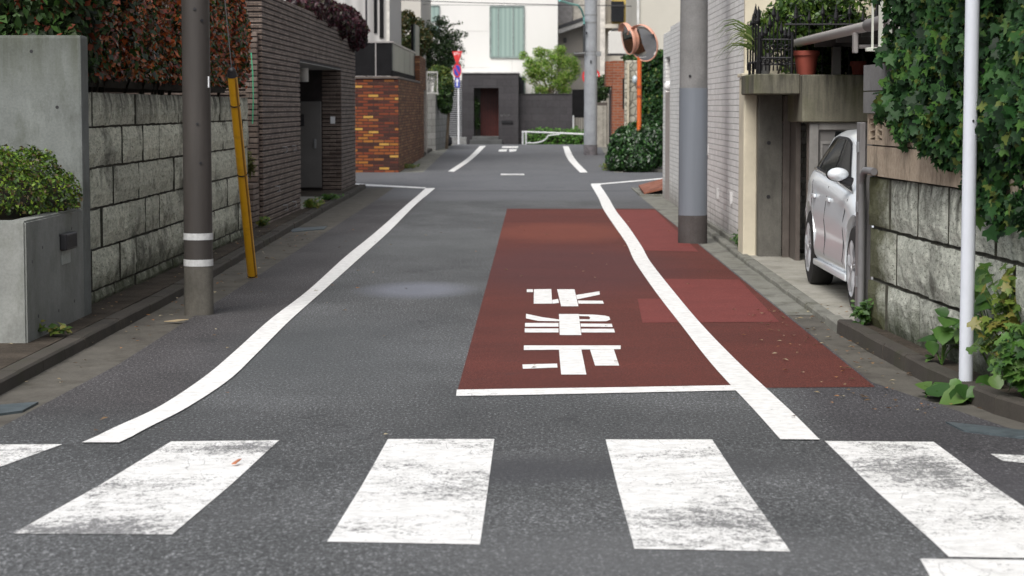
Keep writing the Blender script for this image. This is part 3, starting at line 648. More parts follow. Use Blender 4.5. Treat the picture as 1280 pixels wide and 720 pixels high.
WBM.col(WBM.mix(.4, c, WBM.ramp(WBM.noise(20, 5, .7), [(.3, .8), (.7, 1.15)]), 'MULTIPLY')).bump(WBM.math('ADD', WBM.math('SUBTRACT', 1, bt.outputs['Fac']), WBM.math('MULTIPLY', WBM.noise(24, 4, .7), .6)), .9, .012); WBM = WBM.m
t = thing('house', 'tall white painted brick house with cream rendered end beside the grey pole', 'house', (4, 27, .03))
MB().box(2.20, 7, 22.95, 31.0, -.05, 6.5).done('brick_wall', WBM, t)
MB().box(2.155, 7, 22.82, 22.948, 1.80, 6.4, .006).done('end_wall', CREAM, t)
MB().box(2.10, 2.235, 22.28, 22.815, -.02, 1.797, .012).done('pilaster', CREAM, t)
MB().box(2.08, 2.25, 22.26, 22.82, 1.80, 1.835, .006).done('cap', CREAM, t)
b = MB()
for y, z in ((26.4, .42), (24.6, .44), (28, .9)): b.box(2.17, 2.205, y, y+.10, z, z+.13, .004)
b.split('vent', plain('white_vent', (.5, .5, .5), .5), t)
b = MB().box(2.15, 2.20, 22.95, 31, -.02, .10, .01); b.done('plinth', GUTL, t)
t = thing('garden_wall', 'lower white brick garden wall with a globe lamp at the side street corner', 'wall', (2.4, 34, .02))
MB().box(2.20, 2.55, 31.005, 35.9, -.05, 2.78, .01).done('wall', WBM, t)
MB().box(2.20, 2.55, 37.1, 37.75, -.05, 2.72, .01).done('end_pier', WBM, t)
MB().box(2.34, 2.55, 35.9, 37.1, -.05, 2.72).done('niche', plain('niche_shaded_taupe', (.30, .26, .24), .8, 0, .15), t)  # brownish panel with the shade of the recess put into its colour
MB().box(2.20, 2.34, 35.9, 37.1, -.05, 1.75, .01).done('niche_sill', plain('niche_sill_shaded_taupe', (.36, .32, .30), .8, 0, .15), t)  # brownish sill, its colour darkened to stand in for shade
MB().box(2.20, 2.34, 35.9, 37.1, 2.3, 2.72, .01).done('niche_lintel', WBM, t)
MB().ball((2.20, 36.1, 1.84), .085, 3).cyl((2.2, 36.1, 1.84), (2.3, 36.1, 1.84), .05).done('globe_lamp', plain('opal_white', (.7, .7, .7), .2), t, True)
# --- terrace and entrance under it
t = thing('terrace', 'mossy stained concrete terrace with a dark entrance and grey shutter below', 'terrace', (3.4, 21.6, .03))
b = MB(); b.box(2.07, 2.50, 21.0, 22.27, 1.62, 1.81, .01); b.box(2.50, 5.2, 20.8, 22.81, 1.36, 1.80, .01); b.box(2.24, 2.50, 22.27, 22.81, 1.62, 1.80)
b.done('slab', MOSSY, t)
MB().box(2.235, 2.46, 22.1, 22.8, -.03, 1.618).done('reveal_wall', REVEAL, t)
b = MB()
for z in (1.15, .62): b.cyl((2.33, 22.11, z), (2.33, 22.095, z), .02, seg=12)
b.split('tie_hole', BLACK, t)
DOORB = plain('brown_shutter', (.075, .062, .055), .5, .2, .2, 3)
b = MB(); b.box(2.461, 2.53, 22.0, 22.06, 0, 1.61, .006); b.box(2.53, 2.575, 21.5, 22.0, 0, 1.61, .004); b.box(2.585, 2.66, 21.1, 21.16, 0, 1.355, .004)
b.done('door_frame', plain('brown_frame', (.10, .085, .075), .5, .1), t)
MB().box(2.531, 2.60, 22.07, 22.12, .0, 1.61).done('door', DOORB, t)
MB().box(2.575, 2.66, 20.84, 20.9, .0, 1.358, .006).box(2.661, 4.9, 20.842, 20.9, 1.29, 1.358, .004).done('shutter_frame', plain('pale_grey_frame', (.22, .215, .205), .5), t)
sh_ = MB().box(2.66, 4.9, 20.88, 20.94, .0, 1.29).done('shutter', plain('grey_shutter', (.19, .185, .18), .45, .2, .1, 2), t)
MB().box(2.68, 4.9, 20.868, 20.879, 1.16, 1.185).box(2.68, 2.70, 20.868, 20.879, .05, 1.159).done('panel_trim', plain('shutter_trim', (.25, .245, .235), .45), sh_)
# side and back of the car port
t2 = thing('carport_wall', 'shaded grey wall closing the inner side of the carport', 'wall', (4.9, 18, .03))
MB().box(4.85, 5.05, 14.9, 20.79, -.02, 2.5).done('panel', plain('carport_wall_grey', (.20, .19, .18), .85, 0, .2, 2), t2)
# --- carport roof
t = thing('carport_roof', 'flat carport roof with a pale slim edge beam over the silver car', 'roof', (3.8, 19.5, 1.8))
ALU = plain('aluminium', (.36, .34, .33), .4, .4, .1)
MB().cyl((2.60, 17.4, 2.125), (2.58, 22.7, 2.125), .042, .042, 16).done('edge_beam', ALU, t, True)
MB().cyl((2.60, 16.3, 2.13), (2.60, 17.42, 2.13), .052, .052, 16).done('gutter_end', plain('dull_grey_tube', (.16, .15, .15), .5, .2), t, True)
b = MB(); b.prism([(2.62, 16.3, 2.14), (5.0, 16.3, 2.32), (5.0, 22.7, 2.32), (2.62, 22.7, 2.14)], (0, 0, .02)); b.done('panel', plain('smoked_sheet', (.045, .042, .042), .25, 0, .1), t)
b = MB()
for y in (16.5, 18.0, 19.5, 21.0, 22.4): b.box(2.63, 5.0, y-.02, y+.02, 2.06, 2.135)
b.done('rafter', plain('dark_rafter', (.07, .065, .06), .5), t)
MB().box(2.78, 2.86, 20.85, 20.93, 1.80, 2.06, .004).done('post', plain('dark_post', (.06, .06, .055), .5), t)
MB().box(4.7, 4.78, 16.45, 16.53, .03, 2.05, .004).done('post', plain('dark_post_b', (.06, .06, .055), .5), t)
MB().box(2.555, 2.59, 17.9, 18.0, 1.93, 2.09, .004).cyl((2.6, 17.95, 1.98), (3.0, 17.2, 1.98), .015).done('bracket', ALU, t)
# --- iron fence on the terrace
IRON = plain('black_iron', (.013, .013, .015), .4, .5, .2)
t = thing('iron_fence', 'ornate black wrought iron fence with spear finials on the terrace edge', 'fence', (2.7, 21, 1.81))
def iron_bar(b, x, y, z0, h, spear=True, r=.009):
    b.cyl((x, y, z0), (x, y, z0+h), r, r, 6)
    if spear:
        b.cyl((x, y, z0+h), (x, y, z0+h+.025), .016, .024, 6); b.cyl((x, y, z0+h+.025), (x, y, z0+h+.12), .024, .001, 6)
def scroll(b, c, ax, r0, turns, sgn=1, rad=.006, a0=0):
    pts = []
    for k in range(26):
        q = k/25; a = a0+sgn*q*turns*2*math.pi; r_ = r0*(1-.8*q)
        pts.append((c[0]+ax[0]*r_*math.cos(a), c[1]+ax[1]*r_*math.cos(a), c[2]+r_*math.sin(a)))
    b.tube(pts, rad, 5)
b = MB()                                                   # short return panel running back along the street side
for k in range(9):
    y = 21.15+k*.125; x = 2.12+.015*(k % 2); iron_bar(b, x, y, 1.86, .36+.14*math.exp(-((k-2)/2.2)**2))
b.tube([(2.13, 21.05, 1.93), (2.13, 22.2, 1.93)], .012, 6); b.tube([(2.13, 21.05, 2.15), (2.13, 22.2, 2.15)], .010, 6)
for y in (21.3, 21.7, 22.05): b.cyl((2.13, y, 1.80), (2.13, y, 1.93), .014, .014, 8)
b.done('panel', IRON, t)
b = MB()                                                   # gate-like ornate panel facing the camera
for k in range(8):
    x = 2.15+k*.036; iron_bar(b, x, 21.08, 1.84, .30+.20*math.exp(-((k-3.2)/1.5)**2), r=.008)
for z in (1.90, 1.96, 2.13): b.tube([(2.13, 21.08, z), (2.43, 21.08, z)], .010, 6)
for k in range(4):
    scroll(b, (2.19+k*.065, 21.07, 1.93), (1, 0), .03, 1.4, 1 if k % 2 else -1); scroll(b, (2.19+k*.065, 21.07, 2.06), (1, 0), .035, 1.4, -1 if k % 2 else 1)
b.cyl((2.43, 21.08, 1.81), (2.43, 21.08, 2.2), .016, .016, 8); b.cyl((2.13, 21.08, 1.81), (2.13, 21.08, 2.2), .016, .016, 8)
b.done('panel', IRON, t)
b = MB()
for k in range(16):
    x = 2.56+k*.13; iron_bar(b, x, 21.9, 1.80, .52 if k % 2 else .58, r=.008)
    if k % 3 == 0:
        b.cyl((x, 21.9, 2.36), (x, 21.9, 2.5), .03, .002, 6)
        scroll(b, (x-.06, 21.9, 2.34), (1, 0), .055, 1.3, 1); scroll(b, (x+.06, 21.9, 2.34), (-1, 0), .055, 1.3, 1)
b.tube([(2.45, 21.9, 1.92), (4.6, 21.9, 1.92)], .010, 6); b.tube([(2.45, 21.9, 2.3), (4.6, 21.9, 2.3)], .010, 6)
b.done('panel', IRON, t)
for i, (x0, x1, y, z1, lab) in enumerate(((2.47, 2.70, 21.25, 2.03, 'tall terracotta pot at the left end of the terrace behind the iron fence'), (3.0, 3.14, 21.2, 1.93, 'terracotta pot in the shade under the middle of the carport roof'), (3.3, 3.42, 21.25, 1.92, 'small terracotta pot rightmost on the terrace'))):
    TERR = plain('terracotta_%s' % 'abc'[i], (.22, .045, .028), .7, 0, .2, 6)
    cx = (x0+x1)/2; rr_ = (x1-x0)/2; tt = thing('flower_pot', lab, 'flower pot', (cx, y, 1.80))
    MB().cyl((cx, y, 1.802), (cx, y, z1-.04), rr_*.75, rr_*.98, 20).done('pot', TERR, tt, True)
    MB().cyl((cx, y, z1-.045), (cx, y, z1), rr_*1.1, rr_*1.12, 20).done('rim', TERR, tt, True)
# terrace plants
LTER = leafmat('terrace_leaves', [(.06, .13, .022), (.03, .07, .016), (.12, .20, .03), (.022, .045, .012), (.09, .16, .03)], .4, .35)
t = thing('shrub', 'leafy green shrub behind the iron fence on the terrace, low row added as dark backdrop', 'shrub', (3.2, 22.3, 1.8))
cs = [(2.62, 22.25, 2.35, .28, .3, .33), (2.95, 22.3, 2.5, .35, .3, .42), (3.4, 22.3, 2.45, .4, .3, .36), (3.85, 22.35, 2.5, .35, .3, .4), (2.35, 22.3, 2.25, .16, .2, .26), (4.4, 22.3, 2.4, .4, .3, .4)]+[(2.62+.3*i, 22.35, 1.98, .22, .2, .22) for i in range(7)]  # low row of blobs added so the space under the canopy reads dark
P, N = blobs(cs, 19000, .6, 2.5, 9); k = (P[:, 1] < 22.8); P, N = P[k], N[k]; leaves('foliage', P, N, .065, LTER, t, rand=.9, droop=.5)
b = MB()
for i in range(26):
    x = 2.35+i*.08; b.tube([(x, 22.3, 1.8), (x+random.uniform(-.08, .08), 22.25, 2.1), (x+random.uniform(-.15, .15), 22.2, 2.5)], [.012, .008, .004], 5)
b.done('stem', TWIG, t)
FL = leafmat('pink_petals', [(.6, .16, .20), (.5, .10, .14), (.7, .28, .3)], .5, .4)
for fx, fz in ((3.05, 2.62), (3.62, 2.5), (3.75, 2.6), (3.5, 2.66), (4.0, 2.55)):
    P = np.array([(fx+random.gauss(0, .02), 22.0+random.gauss(0, .02), fz+random.gauss(0, .015)) for _ in range(22)])
    leaves('flower', P, np.tile((0, -1, .4), (len(P), 1)), .035, FL, t, rand=.8)
t = thing('plant', 'spiky grass-like plant arching over the white brick wall end', 'plant', (2.2, 21.6, 1.8))
b = MB(); b2 = bmesh.new()
for i in range(46):
    a = random.uniform(math.pi*.55, math.pi*1.6); L_ = random.uniform(.22, .5); h = random.uniform(.12, .42); bx, by = 2.22+random.gauss(0, .03), 21.75+random.gauss(0, .08); pv = None
    for k in range(6):
        q = k/5; px_, py_, pz_ = bx+math.cos(a)*L_*q, by+math.sin(a)*L_*q*.5, 2.0+h*(1-(1-q)**2)*1.2-.25*q**3; wd = .011*(1-q)+.001
        cur = (b.b.verts.new((px_, py_, pz_-wd)), b.b.verts.new((px_+wd*.3, py_, pz_+wd)))
        if pv: b.b.faces.new((pv[0], cur[0], cur[1], pv[1]))
        pv = cur
b2.free(); b.done('blades', leafmat('grass_blade', [(.13, .20, .05), (.09, .15, .03), (.22, .27, .09)], .4, .4), t)
MB().cyl((2.24, 21.8, 1.81), (2.24, 21.8, 2.02), .06, .085, 16).done('pot', plain('grey_pot', (.12, .12, .12), .7), t, True)

# --- gate post and pipe at the carport
t = thing('gate_post', 'upright grey steel gate post in front of the silver car', 'post', (2.2, 15.0, .03))
GP = M('grey_gate_steel', .5, .3, .4); GP.col(GP.ramp(GP.noise(4, 5, .6, GP.map((3, 3, .4))), [(.3, (.16, .155, .155)), (.7, (.26, .255, .255))])); GP = GP.m
MB().box(2.175, 2.215, 14.90, 15.06, .0, 1.40, .006).done('post', GP, t); MB().box(2.2155, 2.264, 14.93, 15.04, .0, 1.36, .004).done('rear_plate', GP, t)
b = MB()
for z in (.3, .8, 1.2): b.box(2.165, 2.178, 14.95, 15.0, z, z+.07, .002)
b.split('hinge', STEEL, t)
tag(rootify(MB().tube([(2.178, 14.80, .05), (2.178, 14.80, .55), (2.178, 14.80, .99), (2.178, 14.77, 1.05), (2.18, 14.70, 1.085), (2.19, 14.6, 1.09), (2.21, 14.50, 1.085)], [.024]*7, 14).done('drain_pipe', plain('dark_grey_pipe', (.16, .16, .165), .45, 0, .15), None, True, 60), (2.178, 14.80, .05)), 'curved dark grey pipe bent over the end of the mossy stone wall', 'pipe')
# --- stone wall right, skewed
SK = .0617
t = thing('stone_wall', 'mossy hewn stone retaining wall behind the white pole on the right', 'wall', (2.5, 13, .07))
b = MB(); row = 0
for zt_, zb_ in ((1.05, .72), (.71, .38), (.37, .05)):
    y = 14.82
    L0 = [.62, .80, .55][row % 3]
    while y > 8.2:
        L_ = L0 if y > 14.7 else random.choice((.75, .9, 1.0)); y2 = y-L_
        rough_block(b, 2.22+random.uniform(-.01, .01), y2+.038, y, zb_+.006, zt_-.006, .1, -1, SK); y = y2
    row += 1
b.done('blocks', [BLKR, MORT], t)
b = MB(); b.prism([(2.258, 14.80, 0), (2.258+SK*6.6, 8.2, 0), (2.9, 8.2, 0), (2.6, 14.82, 0)], (0, 0, 1.045)); b.done('backing', MORT, t)
# --- tan perforated block wall on top, then grey blocks
t = thing('block_wall', 'tan concrete block parapet with chevron holes on the stone wall', 'wall', (2.45, 13.5, 1.05))
TAN = M('tan_block', .9, 0, .25); TAN.col(TAN.mix(TAN.ramp(TAN.noise(3.5, 6, .7, TAN.map((2, 2, .5))), [(.52, 0), (.72, .7)]), TAN.ramp(TAN.noise(25, 6, .7), [(.3, (.27, .215, .16)), (.65, (.42, .35, .27))]), (.09, .07, .05))).bump(TAN.noise(60, 5, .75), .6, .008); TAN = TAN.m
def sk(x, y): return x-SK*(y-15)
b = MB()
def skbox(b, y0, y1, z0, z1, x0=2.206, th=.12, mi=0):
    b.prism([(sk(x0, y1), y1, z0), (sk(x0+th, y1), y1, z0), (sk(x0+th, y0), y0, z0), (sk(x0, y0), y0, z0)], (0, 0, z1-z0), mi)
bl = [(14.85, 14.36), (14.35, 13.86), (13.85, 13.36), (13.35, 12.86), (12.85, 12.3), (12.29, 11.7), (11.69, 11.1), (11.09, 10.3), (10.29, 9.2)]
for i, (a, c_) in enumerate(bl):
    skbox(b, c_, a, 1.055, 1.247)
    if i in (0, 2):                                     # perforated block built round its chevron slots
        y0, y1, z0, z1 = c_, a, 1.257, 1.455; mid = (y0+y1)/2; w_ = .20
        skbox(b, y0, mid-w_, z0, z1); skbox(b, mid+w_, y1, z0, z1); skbox(b, mid-w_, mid+w_, z0, z0+.03); skbox(b, mid-w_, mid+w_, z1-.03, z1)
        for s_ in (-1, 1):
            zz = z0+.03
            for k in range(3):
                h_ = .046; ya, yb_ = mid+s_*.012, mid+s_*(w_-.002)
                z_a, z_b = zz+(k+.15)*h_, zz+(k+.55)*h_
                b.prism([(sk(2.216, ya), ya, z_b), (sk(2.216, yb_), yb_, z_a+.0), (sk(2.216, yb_), yb_, z_a+.009), (sk(2.216, ya), ya, z_b+.009)], (.10, 0, 0))
        skbox(b, mid-.012, mid+.012, z0+.03, z1-.03)
    else: skbox(b, c_, a, 1.257, 1.455)
b.done('blocks', TAN, t)
b = MB(); skbox(b, 9.2, 14.84, 1.05, 1.45, 2.31, .04); b.done('backing', MORT, t)  # dark sheet behind the slots, standing in for the shade in them
t = thing('block_wall', 'short run of dark grey concrete blocks above the tan parapet half under ivy', 'wall', (2.45, 14.4, 1.46))
b = MB()
for z0, z1 in ((1.462, 1.60), (1.608, 1.775)): skbox(b, 14.2, 14.86, z0, z1, 2.178, .2); skbox(b, 9.5, 14.19, z0, z1, 2.28, .2)
b.done('blocks', concrete('grey_block', (.17, .17, .17), (.08, .08, .07), (.06, .06, .06)), t)
# --- white rail
t = thing('railing', 'white metal railing on top of the grey blocks beside the ivy', 'railing', (2.4, 14.6, 1.78))
CRM = plain('cream_metal', (.58, .60, .54), .45, 0, .06)
MB().box(2.245, 2.27, 14.60, 14.63, 1.77, 1.86, .003).done('foot', CRM, t)
MB().box(2.165, 2.40, 14.58, 14.65, 1.86, 1.885, .003).done('bottom_rail', CRM, t)
for x, r_ in ((2.205, .007), (2.258, .014), (2.322, .007), (2.38, .007)): MB().box(x-r_, x+r_, 14.615-r_, 14.615+r_, 1.885, 2.95).done('bar', CRM, t)
MB().box(2.18, 2.40, 14.59, 14.64, 2.95, 2.98, .003).done('top_rail', CRM, t)
# --- white pole
t = thing('sign_pole', 'bright white painted steel pole standing among weeds on the right', 'pole', (2.27, 11.6, 0))
px0 = X(1210, 11.55)
MB().cyl((px0, 11.55, -.02), (px0+.005, 11.55, 3.6), .0365, .0365, 32).done('shaft', plain('white_pole_paint', (.58, .61, .67), .3, 0, .04), t, True)
MB().cyl((px0+.01, 11.51, 1.43), (px0+.01, 11.518, 1.43), .006, seg=8).done('bolt', BLACK, t)
MB().cyl((px0, 11.55, -.01), (px0, 11.55, .012), .06, .05, 24).done('collar', KERB, t, True)
# --- ivy over the right wall
LIVY = leafmat('ivy_leaves', [(.018, .062, .016), (.012, .038, .012), (.032, .095, .02), (.008, .022, .009), (.024, .075, .018), (.055, .125, .022), (.014, .045, .014), (.02, .06, .016), (.03, .085, .018), (.010, .03, .01), (.025, .075, .02), (.10, .13, .03)], .5, .22, .22)
t = thing('ivy', 'dense dark green ivy hanging over the walls on the right', 'ivy', (2.6, 12.5, 1.0))
ys = [14.75, 14.45, 14.2, 13.9, 13.5, 13.2, 12.8, 12.4, 12.0, 11.6, 11.2, 10.8, 10.0, 8]; zl = [1.66, 1.50, 1.36, 1.37, 1.12, 1.28, 1.2, 1.03, .97, .84, .84, .88, .8, .8]
n = 48000; y = rng.uniform(8.6, 14.62, n); z = .7+3.1*rng.random(n)**1.15; q = np.stack([0*y, y, z], 1)
surf = 2.19-SK*(y-15)-.10*np.clip((14.6-y)/2, 0, 1)-.10*lump(q, 2.1, 6)-.06*lump(q, 5, 2)+.22*np.clip((y-14.15)/.4, 0, 1)
x = surf+np.abs(rng.normal(0, .10, n))+.22*((lump(q, 3.1, 9)+.5*lump(q, 7, 2)+rng.normal(0, .2, n)) < -.45); lim = np.interp(y, ys[::-1], zl[::-1])+.04+.10*lump(q*[1, 3.0, 0], 1.6, 1)+rng.uniform(0, .07, n)
right = 14.50-.45*np.clip(2.05-z, 0, .6)+.05*lump(q*[1, 0, 3], 1.5, 4)
k = (z > lim) & (y < right); P = np.stack([x, y, z], 1)[k]; N = np.tile((-1, -.8, .25), (len(P), 1))
leaves('foliage', P, N, .056, LIVY, t, T_IVY, .6, 1.1, .5)
n = 5000; x2 = rng.uniform(2.5, 4.0, n); z2 = rng.uniform(1.8, 3.6, n); y2 = 14.55+.12*lump(np.stack([x2, z2, z2], 1), 2.5)+np.abs(rng.normal(0, .08, n))
k = x2 > 2.50+.1*lump(np.stack([z2, z2, z2], 1), 2)
leaves('foliage', np.stack([x2, y2, z2], 1)[k], np.tile((-.3, -1, .3), (int(k.sum()), 1)), .085, LIVY, t, T_IVY, .5, 1.0)
b = MB(); b.prism([(2.52, 14.4, 1.78), (4.2, 14.4, 1.78), (4.2, 8.3, 1.78), (2.75, 8.3, 1.78)], (0, 0, 1.9))  # dark block paints the shade behind the ivy leaves; stems follow
for _ in range(40):
    y = random.uniform(9, 13.0); x = 2.24-SK*(y-15); b.tube([(x+.05, y, 1.5), (x-.01, y+random.uniform(-.1, .1), 1.3), (x-.005, y+random.uniform(-.15, .15), 1.12)], [.008, .006, .003], 5)
b.done('stem', TWIG, t)
# --- weeds at the right foot
LWEED = leafmat('weed_leaves', [(.05, .13, .022), (.035, .095, .02), (.075, .175, .03), (.10, .19, .04)], .45, .35)
LYEL = leafmat('yellow_weed_leaves', [(.14, .20, .03), (.085, .15, .025), (.20, .19, .04), (.06, .13, .02)], .45, .35)
def weed(label, base, n, spread, h, size, mat, tmpl=T_BROAD, cat='weed', lean=(0, 0), name='weed'):
    t = thing(name, label, cat, base); b = MB(); P = []; N = []
    for i in range(n):
        a = random.uniform(0, 2*math.pi); r_ = spread*random.random()**.6; hh = h*random.uniform(.35, 1)
        tip = (base[0]+math.cos(a)*r_+lean[0]*hh, base[1]+math.sin(a)*r_+lean[1]*hh, base[2]+hh)
        mid = (base[0]+math.cos(a)*r_*.4, base[1]+math.sin(a)*r_*.4, base[2]+hh*.6); b.tube([base, mid, tip], [.005, .004, .002], 5)
        for k in range(2 if tmpl is T_BROAD else 7):
            q = random.uniform(.45, 1); p = [base[j]*(1-q)+tip[j]*q+random.gauss(0, size*.4) for j in range(3)]; p[2] = max(p[2], base[2]+.01)
            P.append(p if k else tip); N.append((math.cos(a)*.5-.2, math.sin(a)*.5-.5, .8))
    b.done('stem', mat, t); leaves('foliage', P, N, size, mat, t, tmpl, .3, .5); return t
weed('broad-leaved weed with big drooping leaves right of the white pole base', (2.44, 11.75, .08), 30, .24, .50, .115, LWEED)
weed('flat broad-leaved weed sprawling on the kerb left of the white pole', (2.16, 11.45, .02), 10, .20, .06, .115, LWEED)
weed('small broad-leaved weed against the stone wall just behind the white pole', (2.27, 12.35, .08), 8, .15, .26, .10, LWEED)
weed('bushy yellow-green weed climbing the stone wall at the right edge', (2.48, 11.35, .08), 60, .24, .62, .055, LYEL, T_IVY)
weed('bushy green weed nearest the camera at the right edge by the drain cover', (2.42, 10.95, .08), 50, .16, .36, .055, LWEED, T_IVY)
weed('small fern-like weed at the foot of the grey gate post', (2.19, 14.65, .08), 22, .10, .15, .045, LWEED, T_SIMPLE)
weed('tuft of grass at the cream pilaster foot', (2.14, 23.1, .06), 14, .06, .14, .05, LWEED, T_SIMPLE)
weed('low green weed on the kerb by the recessed entrance step', (-3.1, 31.8, .08), 30, .16, .10, .06, LYEL, T_SIMPLE)
weed('thin line of weeds on the kerb further along the recessed entrance', (-3.12, 34.5, .08), 24, .22, .08, .05, LWEED, T_SIMPLE)
weed('small weed at the corner of the brown brick house', (-3.22, 26.7, .08), 16, .10, .12, .05, LYEL, T_SIMPLE)
weed('tiny weed at the foot of the concrete planter', (-3.0, 13.95, .08), 8, .10, .06, .05, LYEL, T_SIMPLE)
weed('brownish dry tuft on the narrow brick pier', (-3.36, 26.7, .64), 22, .05, .34, .05, leafmat('dry_leaves', [(.12, .12, .02), (.08, .09, .02)], .6, .3), T_SIMPLE)
# drain covers
DC = plain('blue_grey_cover', (.07, .09, .10), .6, .2, .3, 12, .3)
def cover(label, pts, z=.008):
    o_ = MB().prism([(x, y, prof(y)+z-.03) for x, y in pts], (0, 0, .03)).done('drain_cover', DC, None); tag(rootify(o_, (pts[0][0], pts[0][1], prof(pts[0][1]))), label, 'drain cover')
cover('blue-grey drain cover in the gutter by the weeds on the right', [G(1182, 529), G(1330, 545), G(1345, 556), G(1205, 540)])
cover('worn bluish drain cover in the gutter left of the crosswalk', [G(-60, 512), G(48, 504), G(28, 515), G(-60, 527)])
cover('thin steel drain grating near the brown brick house kerb', [G(362, 286), G(409, 283), G(405, 286.5), G(365, 290)], .004)
# --- rusty kerb ramp
t = thing('kerb_ramp', 'rusty brown steel kerb ramp tilted against the white wall corner', 'ramp', (2.1, 39, .02))
RUST = M('rusty_plate', .75, .2, .3); RUST.col(RUST.ramp(RUST.noise(5, 6, .7), [(.35, (.10, .035, .02)), (.5, (.24, .09, .055)), (.7, (.34, .17, .12))])).bump(RUST.noise(30, 4), .4, .01)
c0 = [G(800, 237), G(838, 234)]
MB().prism([(1.90, 38.0, .03), (2.42, 37.9, .16), (2.50, 40.6, .22), (1.95, 41.0, .05)], (0, 0, .03)).done('plate', RUST.m, t)
MB().prism([(1.98, 38.1, .01), (2.40, 38.0, .01), (2.40, 38.05, .15), (2.0, 38.15, .045)], (0, .04, 0)).done('rib', BLACK, t)
struct(MB().box(1.82, 2.5, 37.82, 37.9, -.02, .035, .006).box(1.82, 1.88, 37.9, 41.2, -.02, .03, .005).box(2.3, 2.42, 36.5, 37.8, .0, .12, .01).done('kerb', GUTL))
# litter
P = []
for _ in range(420):
    s_ = random.random()
    if s_ < .38: x, y = random.uniform(-3.15, -2.5), random.uniform(12, 27)
    elif s_ < .85: y = random.uniform(10.8, 16.5); x = random.triangular(1.3, 2.4, 2.1)
    else: x, y = random.uniform(-2.4, 2), random.uniform(10, 30)
    zz = .082 if x < -2.93 else (.008 if x < 2.12 or y < 12 else .05)
    P.append((x, y, prof(y)+zz+.006))
o_ = leaves('fallen_leaves', P, np.tile((0, 0, 1), (len(P), 1)), .035, leafmat('dry_fallen', [(.28, .22, .12), (.16, .10, .05), (.36, .31, .2), (.10, .06, .03), (.30, .14, .05)], .7, .1), None, T_SIMPLE, .12, 0); o_['kind'] = 'stuff'
def litter(name, label, cat, u, v, s, c, n=1):
    x, y = G(u, v); b = MB(); b.prism([(x-s, y-.02, prof(y)+.012), (x, y+.05, prof(y)+.018), (x+s, y+.06, prof(y)+.02), (x+s*.2, y-.03, prof(y)+.014)], (0, 0, .004)); o_ = b.done(name, plain(name+'_surface', c, .7), None); tag(rootify(o_, (x, y, prof(y))), label, cat)
litter('paper_scrap', 'pale paper scrap lying by the right kerb near the stone wall', 'litter', 1081, 429, .055, (.6, .5, .5))
litter('fallen_leaf', 'pale dry leaf lying at the foot of the brown pole', 'leaf', 220, 404, .08, (.38, .30, .18))
litter('fallen_leaf', 'small orange leaf lying on the second crosswalk stripe', 'leaf', 295, 583, .015, (.5, .18, .08))
litter('fallen_leaf', 'yellow-green leaf lying beside the planter foot', 'leaf', 68, 434, .04, (.25, .28, .06))
# ============================================================ silver car, nose toward the street crossing
t = thing('parked_car', 'silver five-door hatchback parked in the carport behind the grey gate post', 'car', (3.13, 17.4, .03))
CX, CY, CZ = 3.13, 15.42, .02
PAINT = M('silver_paint', .30, .15, .5); PAINT.col((.74, .79, .83)); PAINT.b.inputs['Coat Weight'].default_value = .6; PAINT.b.inputs['Coat Roughness'].default_value = .06; PAINT = PAINT.m
GLASS = M('tinted_glass', .08, 0, .01); GLASS.col((.012, .014, .014)); GLASS = GLASS.m
TYRE = plain('tyre_rubber', (.013, .013, .013), .8, 0, .2); RIM = M('alloy_rim', .35, .3); RIM.col((.42, .43, .45)); RIM = RIM.m; CHR = M('chrome', .12, 1); CHR.col((.7, .7, .7)); CHR = CHR.m
def I(tab, y): return float(np.interp(y, [q[0] for q in tab], [q[1] for q in tab]))
def sm(tab, y, h=.10): return sum(I(tab, y+d) for d in (-h, -h/2, 0, h/2, h))/5
ZR = [(0, .50), (.08, .62), (.3, .72), (1.1, .88), (1.72, 1.24), (2.15, 1.31), (2.75, 1.315), (3.3, 1.275), (3.70, 1.12), (3.92, .92), (4.03, .62), (4.07, .45)]
ZB = [(0, .46), (.1, .56), (.3, .64), (1.1, .83), (2, .89), (3, .94), (3.55, .96), (3.9, .80), (4.07, .43)]
WW = [(0, .52), (.08, .64), (.35, .77), (.9, .825), (3.2, .83), (3.7, .80), (3.95, .71), (4.07, .55)]
WR = [(0, .45), (.3, .62), (1.1, .70), (1.75, .65), (3.2, .63), (3.8, .58), (4.07, .45)]
WH = [(.72, .318), (3.25, .318)]; AR = .375
def section(y):
    w = sm(WW, y, .06); zb = sm(ZB, y, .08); zr = max(sm(ZR, y, .09), zb+.012); wr = min(sm(WR, y, .1), w-.06); z0 = .225+.10*max(0, (.25-y)/.25)+.10*max(0, (y-3.75)/.3)
    hi = max(0, zr-zb); k_ = min(1, hi/.15)
    pts = [(w-.26, z0), (w-.05, z0), (w-.012, z0+.06), (w-.002, .34), (w-.014, .46), (w+.002, .61), (w-.020, zb-.13), (w-.018, zb-.09), (w-.05, zb-.015), (w-.075, zb+.004)]
    for q in (.25, .5, .75): pts.append((w-.075+(wr-w+.075)*(q**1.15), zb+.004+(zr-.055*k_-zb-.004)*q))
    pts += [(wr, zr-.055*k_), (wr-.035*k_-.02, zr-.018*k_), (wr*.6, zr+.0), (0, zr+.012)]
    zarch = 0
    for yc, zc in WH:
        if abs(y-yc) < AR: zarch = max(zarch, zc+math.sqrt(AR*AR-(y-yc)**2)*.98)
    if zarch: pts = [(x, max(z, zarch+.004*i)) if i < 8 else (x, z) for i, (x, z) in enumerate(pts)]
    return pts
yy = sorted(set([round(v, 3) for v in np.linspace(0, 4.07, 64)]+[round(yc+AR*s_, 3) for yc, _ in WH for s_ in (-.9999, -.98, -.93, -.85, -.7, .7, .85, .93, .98, .9999)]))
b = MB(); rings = []
